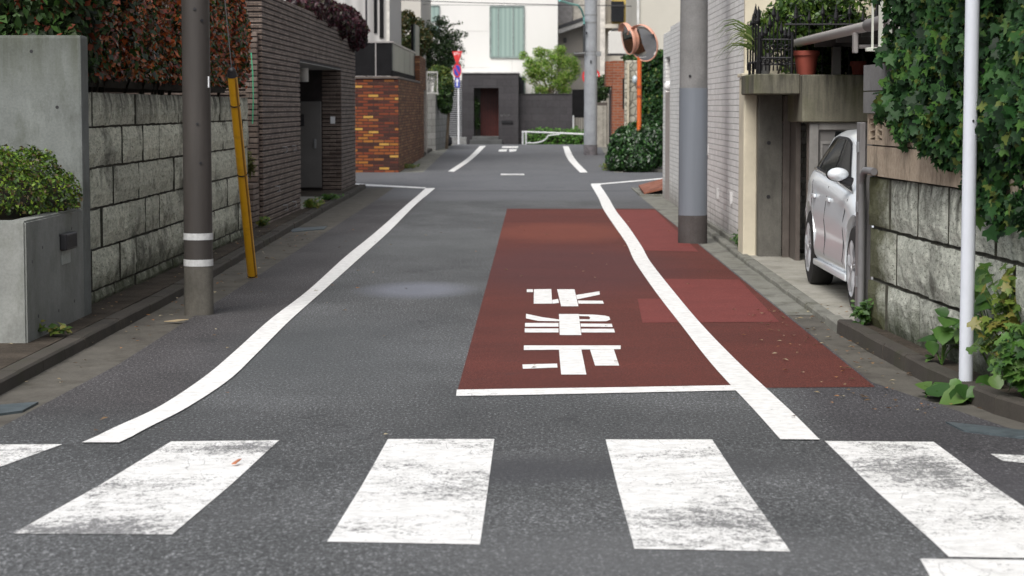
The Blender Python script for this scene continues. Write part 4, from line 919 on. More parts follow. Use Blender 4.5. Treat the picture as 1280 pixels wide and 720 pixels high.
for y in yy:
    pts = section(y); rings.append([b.b.verts.new((CX-x, CY+y, CZ+z)) for x, z in pts]+[b.b.verts.new((CX+x, CY+y, CZ+z)) for x, z in pts[-2::-1]])
for A, B in zip(rings, rings[1:]):
    for k in range(len(A)-1): b.b.faces.new((A[k], A[k+1], B[k+1], B[k]))
b.b.faces.new(rings[0]); b.b.faces.new(rings[-1][::-1])
body = b.done('body', PAINT, t, True, 32)
b = MB(); b.box(CX-.56, CX+.56, CY+.15, CY+3.95, CZ+.17, CZ+.55)
for yc, zc in WH: b.box(CX-.62, CX+.62, yc-.36+CY, yc+.36+CY, CZ+.19, CZ+.6)
b.done('underbody', BLACK, t)
def surf(y, q):                                            # q 0 belt .. 1 roof edge
    p = section(y)[9:14]; f = q*4; i = min(3, int(f)); f -= i
    return (p[i][0]*(1-f)+p[i+1][0]*f, p[i][1]*(1-f)+p[i+1][1]*f)
def pane(name, ya0, ya1, yb0, yb1, q0, q1, mat, off, par, side):
    b = MB(); G_ = []
    for j in range(7):
        q = q0+(q1-q0)*j/6; l, r_ = ya0+(ya1-ya0)*j/6, yb0+(yb1-yb0)*j/6; row_ = []
        for i in range(11):
            y = l+(r_-l)*i/10; x, z = surf(y, q); row_.append(b.b.verts.new((CX+side*(x+off), CY+y, CZ+z)))
        G_.append(row_)
    for j in range(6):
        for i in range(10): b.b.faces.new((G_[j][i], G_[j][i+1], G_[j+1][i+1], G_[j+1][i]))
    return b.done(name, mat, par, True)
for s_ in (-1, 1):
    pane('window_surround', 1.18, 1.93, 3.52, 3.02, .05, .97, BLACK, .004, t, s_)
    pane('side_window', 1.32, 1.95, 2.22, 2.20, .10, .92, GLASS, .008, t, s_)
    pane('side_window', 2.29, 2.26, 3.08, 2.86, .10, .92, GLASS, .008, t, s_)
    pane('side_window', 3.12, 2.90, 3.42, 3.0, .12, .90, GLASS, .008, t, s_)
    b = MB(); b.tube([(CX+s_*(surf(y, 0)[0]+.008), CY+y, CZ+surf(y, 0)[1]+.012) for y in np.linspace(1.2, 3.5, 16)], .007, 6); b.done('belt_trim', CHR, t)
# windscreen, rear window
for nm, ya, yb_, in (('windscreen', 1.16, 1.80), ('rear_window', 3.78, 3.28)):
    b = MB(); rows = []
    for j in range(8):
        y = ya+(yb_-ya)*j/7; sct = section(y); wx = sct[13][0]; zt_ = sct[-1][1]; rows.append([b.b.verts.new((CX+wx*.97*k, CY+y, CZ+zt_+.012-.014*k*k)) for k in np.linspace(-1, 1, 9)])
    for A, B in zip(rows, rows[1:]):
        for k in range(8): b.b.faces.new((A[k], A[k+1], B[k+1], B[k]))
    b.done(nm, GLASS, t, True)
# door seams, handles, sill, mirror, lights
def sidex(y, z):
    p = section(y); zz = [q[1] for q in p[:10]]; return float(np.interp(z, zz, [q[0] for q in p[:10]]))
b = MB()
for s_ in (-1, 1):
    for ys_, z0, z1, ln in ((1.22, .26, .80, .0), (2.25, .24, .86, 0), (3.02, .62, .88, .12), (2.86, .24, .6, .16)):
        b.tube([(CX+s_*(sidex(ys_+ln*q, z0+(z1-z0)*q)+.0005), CY+ys_+ln*q, CZ+z0+(z1-z0)*q) for q in np.linspace(0, 1, 8)], .004, 5)
b.split('door_seam', BLACK, t)
for s_ in (-1, 1):
    for y in (2.08, 2.92): MB().box(CX+s_*(sidex(y, .76)+.012)-.012, CX+s_*(sidex(y, .76)+.012)+.012, CY+y-.08, CY+y+.08, CZ+.745, CZ+.775, .01, seg=2).done('door_handle', PAINT, t, True)
    MB().box(CX+s_*.80-.03, CX+s_*.80+.022, CY+1.05, CY+2.9, CZ+.20, CZ+.25, .012, seg=2).done('sill', PAINT, t, True)
    mx, my, mz = CX+s_*.865, CY+1.20, CZ+.985
    m_ = MB().ball((mx, my, mz), 1, 4, (.078, .07, .050)).done('wing_mirror', PAINT, t, True)
    for v in m_.data.vertices:
        pass
    MB().ball((mx, my+.045, mz), 1, 3, (.085, .03, .055)).done('mirror_glass', GLASS, m_, True)
    MB().cyl((CX+s_*.76, my+.01, mz-.06), (mx-s_*.03, my, mz-.035), .035, .035, 12).done('mirror_foot', BLACK, m_, True)
    MB().ball((CX+s_*.60, CY+.13, CZ+.585), 1, 3, (.13, .16, .055)).done('headlight', GLASS, t, True)
    MB().ball((CX+s_*.60, CY+3.98, CZ+.74), 1, 3, (.09, .08, .06)).done('tail_light', plain('tail_red_%d' % (s_+1), (.30, .01, .01), .15), t, True)
    MB().box(CX+s_*.2-.16, CX+s_*.2+.16, CY-.012, CY+.03, CZ+.40, CZ+.52, .02, seg=2).done('grille', BLACK, t, True)
MB().box(CX-.165, CX+.165, CY-.02, CY-.012, CZ+.30, CZ+.38, .002).done('number_plate', WHITEP, t)
# wheels
for s_ in (-1, 1):
    for yc, zc in WH:
        xo, wy, wz = CX+s_*.828, CY+yc, CZ+zc; zc_ = wz
        b = MB(); prof_ = [(.208, 0), (.240, .0), (.298, .014), (.316, .040), (.318, .10), (.316, .16), (.298, .19), (.2, .195)]; seg = 48; rr_ = []
        for k in range(seg):
            a = 2*math.pi*k/seg; rr_.append([b.b.verts.new((xo-s_*d, wy+r_*math.cos(a), wz+r_*math.sin(a))) for r_, d in prof_])
        for k in range(seg):
            A, B = rr_[k], rr_[(k+1) % seg]
            for j in range(len(prof_)-1): b.b.faces.new((A[j], A[j+1], B[j+1], B[j]))
        wh = thing('wheel', '', '', (xo, wy, wz)); del wh['label']; del wh['category']
        wh.parent = t; wh.location = Vector((xo, wy, wz))-t.location
        b.done('tyre', TYRE, wh, True)
        b = MB(); rr_ = []
        for k in range(seg):
            a = 2*math.pi*k/seg; rr_.append([b.b.verts.new((xo-s_*d, wy+r_*math.cos(a), wz+r_*math.sin(a))) for r_, d in ((.208, .004), (.200, .0), (.190, .01), (.186, .12), (.06, .125), (.0001, .125))])
        for k in range(seg):
            A, B = rr_[k], rr_[(k+1) % seg]
            for j in range(5): b.b.faces.new((A[j], A[j+1], B[j+1], B[j]))
        for k in range(5):
            for off in (-.13, .13):
                a = 2*math.pi*k/5+.3; a2 = a+off; ca, sa = math.cos(a), math.sin(a)
                b.tube([(xo-s_*.02, wy+.03*ca, wz+.03*sa), (xo-s_*.004, wy+.12*math.cos(a+off*.5), wz+.12*math.sin(a+off*.5)), (xo-s_*.012, wy+.195*math.cos(a2), wz+.195*math.sin(a2))], [.020, .013, .014], 6)
        b.cyl((xo-s_*.03, wy, wz), (xo+s_*.004, wy, wz), .035, .03, 20)
        rim_ = b.done('rim', RIM, wh, True)
        for f in rim_.data.polygons: pass
# ============================================================ FAR SIDE OF THE SIDE STREET
# multicoloured brick wall, real courses near the corner
MULTI = brickmat('multicolour_brick', (.2, .05, .02), (.4, .2, .05), (.035, .022, .018), .23, .066, .010, .9,
                 palette=[(0, (.05, .020, .016)), (.16, (.17, .04, .018)), (.32, (.24, .07, .02)), (.46, (.10, .028, .018)), (.60, (.33, .13, .025)), (.68, (.20, .05, .02)), (.80, (.48, .27, .06)), (.86, (.07, .025, .02)), (.93, (.27, .10, .03))])
MULTS = brickmat('brown_side_brick', (.2, .09, .04), (.3, .15, .07), (.05, .035, .028), .30, .066, .008, .9,
                 palette=[(0, (.12, .05, .025)), (.3, (.20, .085, .04)), (.6, (.16, .065, .03)), (.85, (.28, .15, .07))])
t = thing('brick_wall', 'low wall of orange, yellow and dark mixed bricks on the far street corner', 'wall', (-3.6, 54, .08))
MB().box(-7, -2.918, 49.0, 49.3, 0, 2.12).done('corner_face', MULTI, t)
MB().box(-3.16, -2.92, 49.301, 58.4, 0, 2.12).done('side_face', MULTS, t)
MB().box(-3.35, -2.915, 58.4, 60.6, .0, 2.83, .006).done('pier', MULTS, t)
MB().box(-3.35, -2.95, 60.6, 62.4, 1.98, 2.83, .006).done('lintel', MULTS, t)
MB().box(-3.12, -3.02, 60.6, 62.4, .05, 1.98).done('door', plain('dark_red_door', (.07, .02, .018), .5), t)
MB().box(-3.35, -2.93, 62.4, 62.75, .0, 2.5, .006).done('end_pier', plain('pale_pier', (.35, .33, .30), .8), t)
MB().box(-7, -2.90, 48.96, 49.3, 2.12, 2.17, .006).box(-3.2, -2.90, 49.3, 58.4, 2.12, 2.17, .006).done('coping', plain('dark_coping', (.10, .08, .07), .7), t)
t = thing('glass_fence', 'dark framed balustrade with frosted glass side on the mixed brick wall', 'fence', (-3.4, 54, 2.17))
DKP = plain('charcoal_panel', (.012, .012, .013), .85, 0, .2, 6, 0, .1); FROST = M('frosted_glass', .35, 0, .5); FROST.col(FROST.ramp(FROST.noise(.9, 3, .5, FROST.map((1, 1, .2))), [(.35, (.10, .12, .11)), (.65, (.20, .22, .19))])); FROST = FROST.m
MB().box(-6, -3.42, 49.12, 49.16, 2.18, 2.90).box(-3.40, -3.06, 49.12, 49.16, 2.18, 2.90).done('front_panel', DKP, t)
MB().box(-3.425, -3.40, 49.10, 49.18, 2.17, 2.92).done('post', ALU, t)
for y0, y1 in ((49.2, 51.5), (51.55, 53.8), (53.85, 56.1), (56.15, 58.35)): MB().box(-3.06, -3.045, y0, y1, 2.30, 2.88).done('glass_panel', FROST, t)
MB().box(-3.08, -3.03, 49.12, 58.38, 2.17, 2.30).done('bottom_rail', DKP, t)
MB().box(-6, -3.03, 49.10, 49.17, 2.905, 2.935).box(-3.07, -3.02, 49.171, 58.38, 2.885, 2.925).done('top_rail', ALU, t)
MB().box(-3.07, -3.03, 58.42, 60.6, 2.84, 3.65).done('glass_panel', FROST, t); MB().box(-3.14, -3.075, 58.40, 58.5, 2.84, 3.65).done('post', DKP, t)
# pale house behind
t = thing('house', 'pale grey sided house with two dark vertical windows behind the balustrade', 'house', (-6, 53, .1))
SID = M('pale_siding', .7, 0, .4); o = SID.sep(); wv = SID.n('ShaderNodeTexWave'); wv.inputs['Scale'].default_value = 1.1; wv.bands_direction = 'X'; SID.L(SID.map((1, 1, 1)), wv.inputs[0])
SID.col(SID.mix(.25, (.48, .47, .46), wv.outputs[0], 'MULTIPLY')); SID = SID.m
x1 = X(487, 52.5); MB().box(-12, x1, 52.5, 57.5, 0, 9, .01).done('wall', SID, t)
MB().box(x1-.05, x1+.02, 52.44, 52.499, 0, 9).done('corner_trim', plain('pale_trim', (.55, .54, .5), .6), t)
b = [MB().box(X(u0, 52.5), X(u1, 52.5), 52.46, 52.498, Z(48 if i else 42, 52.5), 7, .004).done('window', DKP, t) for i, (u0, u1) in enumerate(((468.5, 472.5), (475.5, 480.5)))]
MB().cyl((X(459, 52.3), 52.3, 0), (X(459, 52.3), 52.3, 9), .025).done('downpipe', plain('dark_pipe', (.04, .04, .045), .5), t)
t = thing('house', 'cream flat-fronted house far left half hidden behind the garden trees', 'house', (-7, 82, .2))
MB().box(-14, X(527, 80), 80, 88, -.3, 10, .01).done('wall', plain('cream_wall', (.50, .48, .44), .8, 0, .06, 1), t)
w_ = MB().box(X(492, 80), X(500, 80), 79.95, 79.999, Z(22, 80), 8).done('window', plain('shaded_window', (.10, .10, .11), .2), t)
MB().box(X(490.5, 80), X(492, 80), 79.93, 79.999, Z(22, 80), 8).done('frame', WHITEP, w_)
# grey block wall, rail, round shrub, bag
t = thing('block_wall', 'grey concrete block wall with tapering side under the round shrub', 'wall', (-2.9, 68, .2))
GB = brickmat('grey_block_far', (.20, .20, .19), (.27, .27, .26), (.12, .12, .115), .39, .19, .008, .6, stain=(.10, .10, .09))
b = MB(); b.prism([(-3.3, 66, .15), (-2.86, 66, .15), (-2.92, 66, 1.88), (-3.3, 66, 1.88)], (0, .2, 0)); b.prism([(-2.86, 66.21, .15), (-2.66, 72, .15), (-2.95, 72, .15), (-3.05, 66.21, .15)], (-.07, 0, 1.70)); b.done('wall', GB, t)
MB().box(-3.05, -2.83, 65.93, 66.0, .1, 1.9, .01).done('pier', GB, t)
t = thing('trellis', 'weathered white trellis frame standing on the grey block wall', 'trellis', (-3.0, 66.2, 1.88))
TW = plain('weathered_white', (.42, .42, .40), .7); b = MB()
b.box(-3.10, -3.07, 66.1, 66.15, 1.94, 2.55).box(-2.80, -2.77, 66.1, 66.15, 1.85, 2.55).box(-3.069, -2.801, 66.1, 66.15, 2.50, 2.55).box(-3.3, -2.75, 66.04, 66.09, 1.88, 1.93)
b.done('frame', TW, t); b = MB()
for k in range(4): b.tube([(-3.07+k*.06, 66.125, 1.93), (-3.0+k*.05, 66.125, 2.5)], .006, 5); b.tube([(-2.82-k*.06, 66.12, 1.93), (-2.86-k*.05, 66.12, 2.5)], .006, 5)
b.done('lattice', TW, t)
LMID = leafmat('mid_green_leaves', [(.04, .10, .02), (.025, .065, .016), (.065, .14, .025), (.015, .04, .012)], .45, .3)
LYG = leafmat('yellow_tipped_leaves', [(.10, .15, .02), (.05, .11, .02), (.14, .16, .03), (.03, .07, .015)], .5, .3)
t = thing('round_shrub', 'rounded green conifer with yellow top above the grey block wall', 'shrub', (-2.5, 68, .2))
cs = [(-2.66, 68, 2.05, .30, .4, .66), (-2.85, 68, 2.55, .28, .3, .22), (-2.62, 68, 1.6, .22, .3, .3)]
P, N = blobs(cs, 7000, .3); s_ = P[:, 2] > 2.15+rng.normal(0, .1, len(P)); leaves('foliage', P[~s_], N[~s_], .07, LMID, t); leaves('foliage', P[s_], N[s_], .07, LYG, t); core(cs, .75, TWIG, 'twig_shade_core', t)
MB().tube([(-2.6, 68.1, .15), (-2.55, 68.05, .9), (-2.5, 68, 1.6)], [.05, .045, .04], 8).done('trunk', BARK, t)
t = thing('refuse_bag', 'black refuse bag slumped at the end of the grey block wall', 'bag', (-2.6, 71.5, prof(71.5)))
b = MB(); q = bmesh.ops.create_icosphere(b.b, subdivisions=4, radius=1)
for v in q['verts']:
    f = 1+.10*float(lump(np.array(v.co)*3, 1.5)); v.co = Vector((X(560, 71.5)+v.co.x*.15*f, 71.3+v.co.y*.15*f, prof(71.5)+.15+max(-.14, v.co.z*.19*f)))
b.done('sack', BLACK, t, True); MB().cyl((X(560, 71.5), 71.3, prof(71.5)+.32), (X(560, 71.5)+.01, 71.3, prof(71.5)+.42), .02, .05, 8).done('knot', BLACK, t)
# garden trees left
def tree(name, label, base, trunk_h, cs, n, size, mat, group=None, r=.06, seed=0, shell=.6, limbs=9, cat='tree', tm=T_SIMPLE, clump=2.2, droop=.4):
    t = thing(name, label, cat, base, group); b = MB(); top = (base[0]+.03, base[1], base[2]+trunk_h); b.tube([base, (base[0]-.02, base[1], base[2]+trunk_h*.5), top], [r, r*.8, r*.65], 8)
    for i in range(limbs):
        c = cs[i % len(cs)]; st = (base[0], base[1], base[2]+trunk_h*random.uniform(.6, 1)); e_ = (c[0]+random.uniform(-.5, .5)*c[3], c[1]+random.uniform(-.5, .5)*c[4], c[2]+random.uniform(-.2, .7)*c[5])
        m_ = tuple((st[k]*.5+e_[k]*.5)+(.08 if k == 2 else 0) for k in range(3)); b.tube([st, m_, e_], [r*.5, r*.3, r*.1], 6)
    b.done('trunk', BARK, t); P, N = blobs(cs, n, shell, clump, seed); leaves('foliage', P, N, size, mat, t, tm, .8, droop); return t
tree('garden_tree', 'dark airy garden tree with thin twigs beside the traffic signs', (-3.6, 84, .1), 2.6,
     [(X(548, 84), 84, Z(60, 84), .7, .6, .75), (X(538, 84), 84, Z(42, 84), .6, .5, .5), (X(560, 84), 84, Z(55, 84), .6, .5, .55), (X(562, 84), 84, Z(78, 84), .55, .5, .5), (X(548, 84), 84, Z(88, 84), .6, .5, .6), (X(570, 84), 84, Z(45, 84), .45, .3, .22), (X(572, 84), 84, Z(66, 84), .35, .3, .25), (X(552, 84), 84, Z(30, 84), .45, .3, .3), (X(566, 84), 84, Z(30, 84), .4, .2, .12), (X(536, 84), 84, Z(70, 84), .5, .5, .7)], 8500, .085, leafmat('dark_tree_leaves', [(.03, .065, .022), (.05, .10, .03), (.018, .04, .016), (.07, .12, .04)], .45, .3), seed=5, limbs=26, shell=.9, clump=3.2)
t = tree('garden_tree', 'rounded bronze-green garden tree behind the balustrade', (-3.75, 62.9, .2), 2.0,
     [(-3.6, 63, 3.25, .55, .5, .55), (-3.15, 63, 3.35, .35, .4, .45), (-3.5, 63, 3.85, .28, .3, .35), (-4.1, 63, 3.4, .5, .5, .6), (-3.2, 63, 3.8, .2, .2, .2), (-3.9, 63, 2.7, .6, .5, .5)], 13000, .09,
     leafmat('bronze_leaves', [(.06, .085, .02), (.10, .09, .025), (.03, .055, .015), (.045, .075, .02), (.14, .10, .035)], .5, .3), seed=11, clump=1.8)
# traffic signs left
def sign_disc(parent, name, c, r, nrm, mats, back):
    pass
t = thing('road_sign', 'white sign pole with inverted red triangle over a round blue and red sign', 'road sign', (X(573.5, 78), 78, prof(78)))
sx, sy = X(573.5, 78), 78
MB().cyl((sx, sy, prof(78)-.2), (sx, sy, Z(62, 78)), .030, .030, 14).done('pole', WHITEP, t, True)
SR = plain('sign_red', (.62, .03, .035), .4, 0, .05); SBL = plain('sign_blue', (.02, .05, .42), .4, 0, .05); SW = plain('sign_white', (.75, .75, .75), .4, 0, .03)
Dx, Dy = math.cos(R(53)), -math.sin(R(53))*1                # plates turned toward the side street
def plate(cx, cz, pts, off, th=.004):
    nx, ny = -math.sin(R(53)), -math.cos(R(53)); b = MB()
    b.prism([(cx+p[0]*Dx+nx*off, sy+p[0]*Dy+ny*off, cz+p[1]) for p in pts], (nx*th, ny*th, 0)); return b
cz = Z(71.5, 78); cx = sx-.0
tri = lambda s_: [(-s_, s_*.62), (s_, s_*.62), (0, -s_*1.05)]
pl = plate(cx, cz, tri(.31), .05).done('triangle_plate', SR, t)
plate(cx, cz+.012, tri(.235), .056, .003).done('inner_field', SR, pl)
bb = MB()
for x, z, w_, h_ in ((-.16, .10, .03, .10), (-.10, .14, .09, .02), (-.10, .08, .09, .02), (-.01, .10, .08, .02), (-.01, .14, .02, .09), (.06, .13, .07, .02), (.09, .07, .02, .07), (.15, .10, .05, .02)):
    q = plate(cx, cz, [(x-w_/2, z-h_/2), (x+w_/2, z-h_/2), (x+w_/2, z+h_/2), (x-w_/2, z+h_/2)], .061, .002); me = bpy.data.meshes.new('tmp'); q.b.to_mesh(me); q.b.free(); bb.b.from_mesh(me); bpy.data.meshes.remove(me)
bb.done('lettering', SW, pl)
circ = lambda r_, n=32: [(r_*math.cos(2*math.pi*k/n), r_*math.sin(2*math.pi*k/n)) for k in range(n)]
cz2 = Z(88.5, 78); pr = plate(cx, cz2, circ(.25), .05).done('round_plate', SR, t)
plate(cx, cz2, circ(.185), .056).done('blue_field', SBL, pl if False else pr)
a = R(-45); L_ = .2; wd = .03
plate(cx, cz2, [(L_*math.cos(a)-wd*math.sin(a), L_*math.sin(a)+wd*math.cos(a)), (-L_*math.cos(a)-wd*math.sin(a), -L_*math.sin(a)+wd*math.cos(a)), (-L_*math.cos(a)+wd*math.sin(a), -L_*math.sin(a)-wd*math.cos(a)), (L_*math.cos(a)+wd*math.sin(a), L_*math.sin(a)-wd*math.cos(a))], .0605).done('slash', SR, pr)
cz3 = Z(103, 78); pb = plate(cx, cz3, [(-.14, -.18), (.14, -.18), (.14, .18), (-.14, .18)], .05).done('blue_plate', SBL, t)
plate(cx, cz3, [(-.11, .02), (.11, .02), (.0, .15)], .056).done('arrow', SW, pb); plate(cx, cz3-.09, [(-.04, -.05), (.04, -.05), (.04, .10), (-.04, .10)], .056).done('arrow_stem', SW, pb)
# slatted fence
t = thing('slatted_fence', 'white horizontal slatted fence beside the dark entrance block', 'fence', (-3.2, 93, -.2))
SX0, SX1 = X(555, 93), X(577.5, 93)
for k in range(27): MB().box(SX0, SX1, 93.0, 93.03, .28+k*.086, .312+k*.086).done('slat', WHITEP, t)
MB().box(SX0-.04, SX0, 92.98, 93.05, -.2, 2.62).done('post', WHITEP, t)
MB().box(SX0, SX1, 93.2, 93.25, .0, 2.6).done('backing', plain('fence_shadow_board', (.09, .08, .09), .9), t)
MB().box(SX0+.25, SX1+.2, 92.7, 92.95, -.25, .26, .02).done('base', plain('pale_base', (.50, .50, .49), .7), t)
# white house with dark entrance block
t = thing('house', 'large white rendered house closing the end of the street', 'house', (-2, 104, -.25))
WR_ = M('white_render', .85, 0, .3); WR_.col(WR_.mix(.3, (.76, .755, .735), WR_.ramp(WR_.noise(.7, 5, .6, WR_.map((1, 1, .3))), [(.3, .85), (.7, 1.0)]), 'MULTIPLY')); WR_ = WR_.m
WX0, WX1 = X(520, 99.5), X(697, 99.5)
MB().box(WX0, WX1, 99.5, 108, -.3, 9, .01).done('wall', WR_, t)
b = MB()
for z in (Z(40, 99.5), Z(92, 99.5)+.25): b.box(WX0, X(613, 99.5), 99.492, 99.499, z, z+.012)
b.box(X(655, 99.5), WX1, 99.492, 99.499, Z(72, 99.5), Z(72, 99.5)+.012).box(X(640, 99.5), X(640, 99.5)+.012, 99.492, 99.499, 2, Z(74, 99.5)); b.done('joint', plain('render_joint', (.50, .50, .48), .9), t)
CUR = M('curtained_glass', .12, 0, .5); o = CUR.sep(); wv = CUR.n('ShaderNodeTexWave'); wv.inputs['Scale'].default_value = 1.6; wv.inputs['Distortion'].default_value = 1.0; CUR.L(CUR.map((1, 0, 0)), wv.inputs[0])
CUR.col(CUR.ramp(wv.outputs[0], [(.2, (.25, .34, .32)), (.8, (.31, .41, .38))])); CUR = CUR.m
def win(par, Y, u0, u1, v0, v1, mat, frame, mull=(), w_=.05):
    x0, x1, z1, z0 = X(u0, Y), X(u1, Y), Z(v0, Y), Z(v1, Y)
    a = MB().box(x0, x1, Y-.035, Y-.002, z0, z1).done('window', mat, par)
    b = MB(); b.box(x0-w_*.4, x0+w_*.6, Y-.06, Y-.036, z0, z1).box(x1-w_*.6, x1+w_*.4, Y-.06, Y-.036, z0, z1).box(x0, x1, Y-.062, Y-.037, z1-w_*.6, z1+w_*.4).box(x0, x1, Y-.062, Y-.037, z0-w_*.6, z0+w_*.4)
    for q in mull: b.box(x0+(x1-x0)*q-w_*.35, x0+(x1-x0)*q+w_*.35, Y-.055, Y-.0355, z0, z1)
    b.done('frame', frame, a); return a
FRG = plain('grey_green_frame', (.22, .27, .26), .4)
win(t, 99.5, 613, 655, 9, 72, CUR, FRG, (.24, .68), .08)
win(t, 99.5, 530.5, 550, 8.5, 28, CUR, FRG); win(t, 99.5, 536, 550, 33, 45, CUR, FRG)
win(t, 99.5, 645, 656, 96, 118, plain('dark_pane', (.015, .02, .03), .1), FRG)
t = thing('entrance_block', 'dark grey tiled entrance block with a reddish brown door', 'entrance', (-1.8, 97, -.25))
CHAR = brickmat('charcoal_tile', (.060, .057, .062), (.076, .072, .078), (.035, .034, .036), .6, .3, .006, .3, stain=(.08, .08, .085))
ex0, ex1, dx0, dx1, dz = X(577.5, 96), X(648, 96), X(592.5, 96), X(623.5, 96), Z(110, 96)
MB().box(ex0, dx0, 96, 99.48, -.3, Z(92, 96)).box(dx1, ex1, 96, 99.48, -.3, Z(92, 96)).box(dx0, dx1, 96, 99.48, dz, Z(92, 96)).done('wall', CHAR, t)
MB().box(ex0-.04, ex1+.04, 95.95, 99.48, Z(92, 96)+.002, Z(92, 96)+.05).done('coping', plain('pale_coping', (.5, .5, .5), .6), t)
d = MB().box(X(601, 97), dx1, 97.0, 97.06, -.05, dz).done('door', plain('red_brown_door', (.10, .022, .018), .45, 0, .2, 3), t)
b = MB()
for k in range(6): x = X(601, 97)+.07+k*.12; b.box(x, x+.012, 96.985, 96.999, 0, dz-.05)
b.done('groove', BLACK, d); MB().box(dx0, X(601, 97), 97.3, 97.36, -.05, dz).done('side_light', plain('side_panel_grey', (.10, .11, .10), .3), t)
MB().box(dx0-.15, dx1+.15, 94.9, 96.9, -.3, .12, .01).box(dx0-.05, dx1, 95.4, 96.9, .12, .26, .01).done('step', plain('grey_step', (.13, .135, .135), .8, 0, .25, 2), t)
ml = MB().box(X(627, 96), X(641, 96), 95.95, 95.999, Z(154, 96), Z(150.5, 96)).done('letter_slot', BLACK, t)
nb = MB()
for k, (x, z, w_, h_) in enumerate(((0, 0, .03, .1), (.06, .02, .06, .02), (.06, -.03, .02, .1), (.15, .0, .02, .12), (.20, .03, .07, .02), (.2, -.03, .07, .02), (.30, 0, .02, .1), (.34, .01, .06, .02))):
    nb.box(X(626, 96)+x, X(626, 96)+x+w_, 95.985, 95.999, Z(144, 96)+z-h_/2, Z(144, 96)+z+h_/2)
nb.done('name_letters', plain('metal_letters', (.20, .20, .20), .4, .5), t)
tree('potted_plant', 'slender leafy plant inside the recessed dark entrance', (X(596, 96.5), 96.45, .25), .9, [(X(596, 96.5), 96.45, 1.5, .14, .14, .45), (X(597, 96.5), 96.45, .8, .12, .12, .3)], 900, .07, LMID, r=.015, cat='plant', limbs=4)
t = thing('garden_wall', 'dark grey tiled garden wall below the bamboo-like tree', 'wall', (0, 97, -.25))
MB().box(ex1+.003, X(716, 97), 96.6, 96.9, -.3, Z(118, 96.6)).done('wall', CHAR, t); MB().box(ex1+.003, X(716, 97), 96.57, 96.93, Z(118, 96.6)+.001, Z(118, 96.6)+.03).done('coping', plain('charcoal_coping', (.04, .04, .042), .6), t)
t = tree('garden_tree', 'bright yellow-green feathery tree behind the dark grey garden wall', (X(688, 98), 98.1, .2), 2.0,
     [(X(672, 98), 98.1, Z(84, 98), .62, .45, .48), (X(665, 98), 98.1, Z(95, 98), .45, .4, .38), (X(690, 98), 98.1, Z(72, 98), .55, .4, .40), (X(708, 98), 98.1, Z(78, 98), .5, .4, .42), (X(708, 98), 98.1, Z(95, 98), .42, .4, .45), (X(675, 98), 98.1, Z(66, 98), .35, .3, .25),
      (X(672, 98), 98.1, Z(112, 98), .28, .3, .28), (X(697, 98), 98.0, Z(102, 98), .4, .3, .4), (X(660, 98), 98.1, Z(78, 98), .25, .3, .25), (X(682, 98), 98.1, Z(90, 98), .6, .4, .5), (X(654, 98), 98.1, Z(70, 98), .22, .2, .2), (X(719, 98), 98.1, Z(86, 98), .25, .3, .5), (X(700, 98), 98.1, Z(62, 98), .3, .3, .2), (X(683, 98), 98.1, Z(112, 98), .3, .3, .25), (X(706, 98), 98.1, Z(112, 98), .35, .3, .25)], 15000, .075,
     leafmat('feathery_leaves', [(.24, .44, .06), (.17, .34, .05), (.36, .52, .10), (.46, .50, .17), (.10, .20, .035)], .5, .5), seed=21, limbs=20, shell=.95, clump=3.0)
# ground cover + guard rail
t = thing('planted_bank', 'low bright green shrub bank behind the white guard rail', 'shrub', (1.3, 91, -.2))
cs = [(-.05+k*.36, 91+.2*(k % 2), .14+.04*(k % 3), .30, .6, .46+.05*(k % 2)) for k in range(8)]
P, N = blobs(cs, 6000, .4); leaves('foliage', P, N, .10, leafmat('bank_leaves', [(.12, .30, .04), (.08, .21, .035), (.18, .38, .07), (.05, .12, .025)], .45, .35), t, rand=.7); core(cs, .75, TWIG, 'twig_shade_core', t)
t = thing('guard_rail', 'white tubular guard rail at the end of the street', 'guard rail', (.8, 88, -.1))
gz = prof(88); r_ = .035; gx = lambda u: X(u, 88); ztop = Z(164.5, 88); zlow = Z(178.5, 88)
for u in (653.5, 657.5, 744.5): MB().cyl((gx(u), 88, gz-.1), (gx(u), 88, ztop-(0 if u < 700 else .12)), r_, seg=12).done('post', WHITEP, t, True)
MB().tube([(gx(652.5), 88, ztop), (gx(690), 88, ztop-.04), (gx(745), 88, ztop-.12)], r_, 10).done('top_rail', WHITEP, t, True)
MB().tube([(gx(657), 88, zlow), (gx(666), 88, zlow)]+[(gx(666)+.6*math.sin(q), 88, zlow+.32*(1-math.cos(q))) for q in np.linspace(.2, 1.5, 8)]+[(gx(700), 88, zlow+.34)], .026, 10).done('lower_rail', WHITEP, t, True)
# gate area right of the garden wall
t = thing('gate', 'black slatted gate panel beside the dark grey garden wall', 'gate', (1.9, 95, -.2))
MB().box(X(715, 95), X(733, 95), 95.0, 95.06, Z(147, 95), Z(112, 95)).done('panel', DKP, t)
MB().cyl((X(716.5, 94.9), 94.9, -.3), (X(716.5, 94.9), 94.9, Z(144, 94.9)), .03).done('post', WHITEP, t, True)
MB().box(X(718, 95), X(733, 95), 95.0, 95.05, -.3, Z(147, 95)-.01).done('lower_panel', brickmat('beige_slat', (.24, .23, .20), (.3, .29, .26), (.12, .11, .1), .10, 3, .02, .3), t)
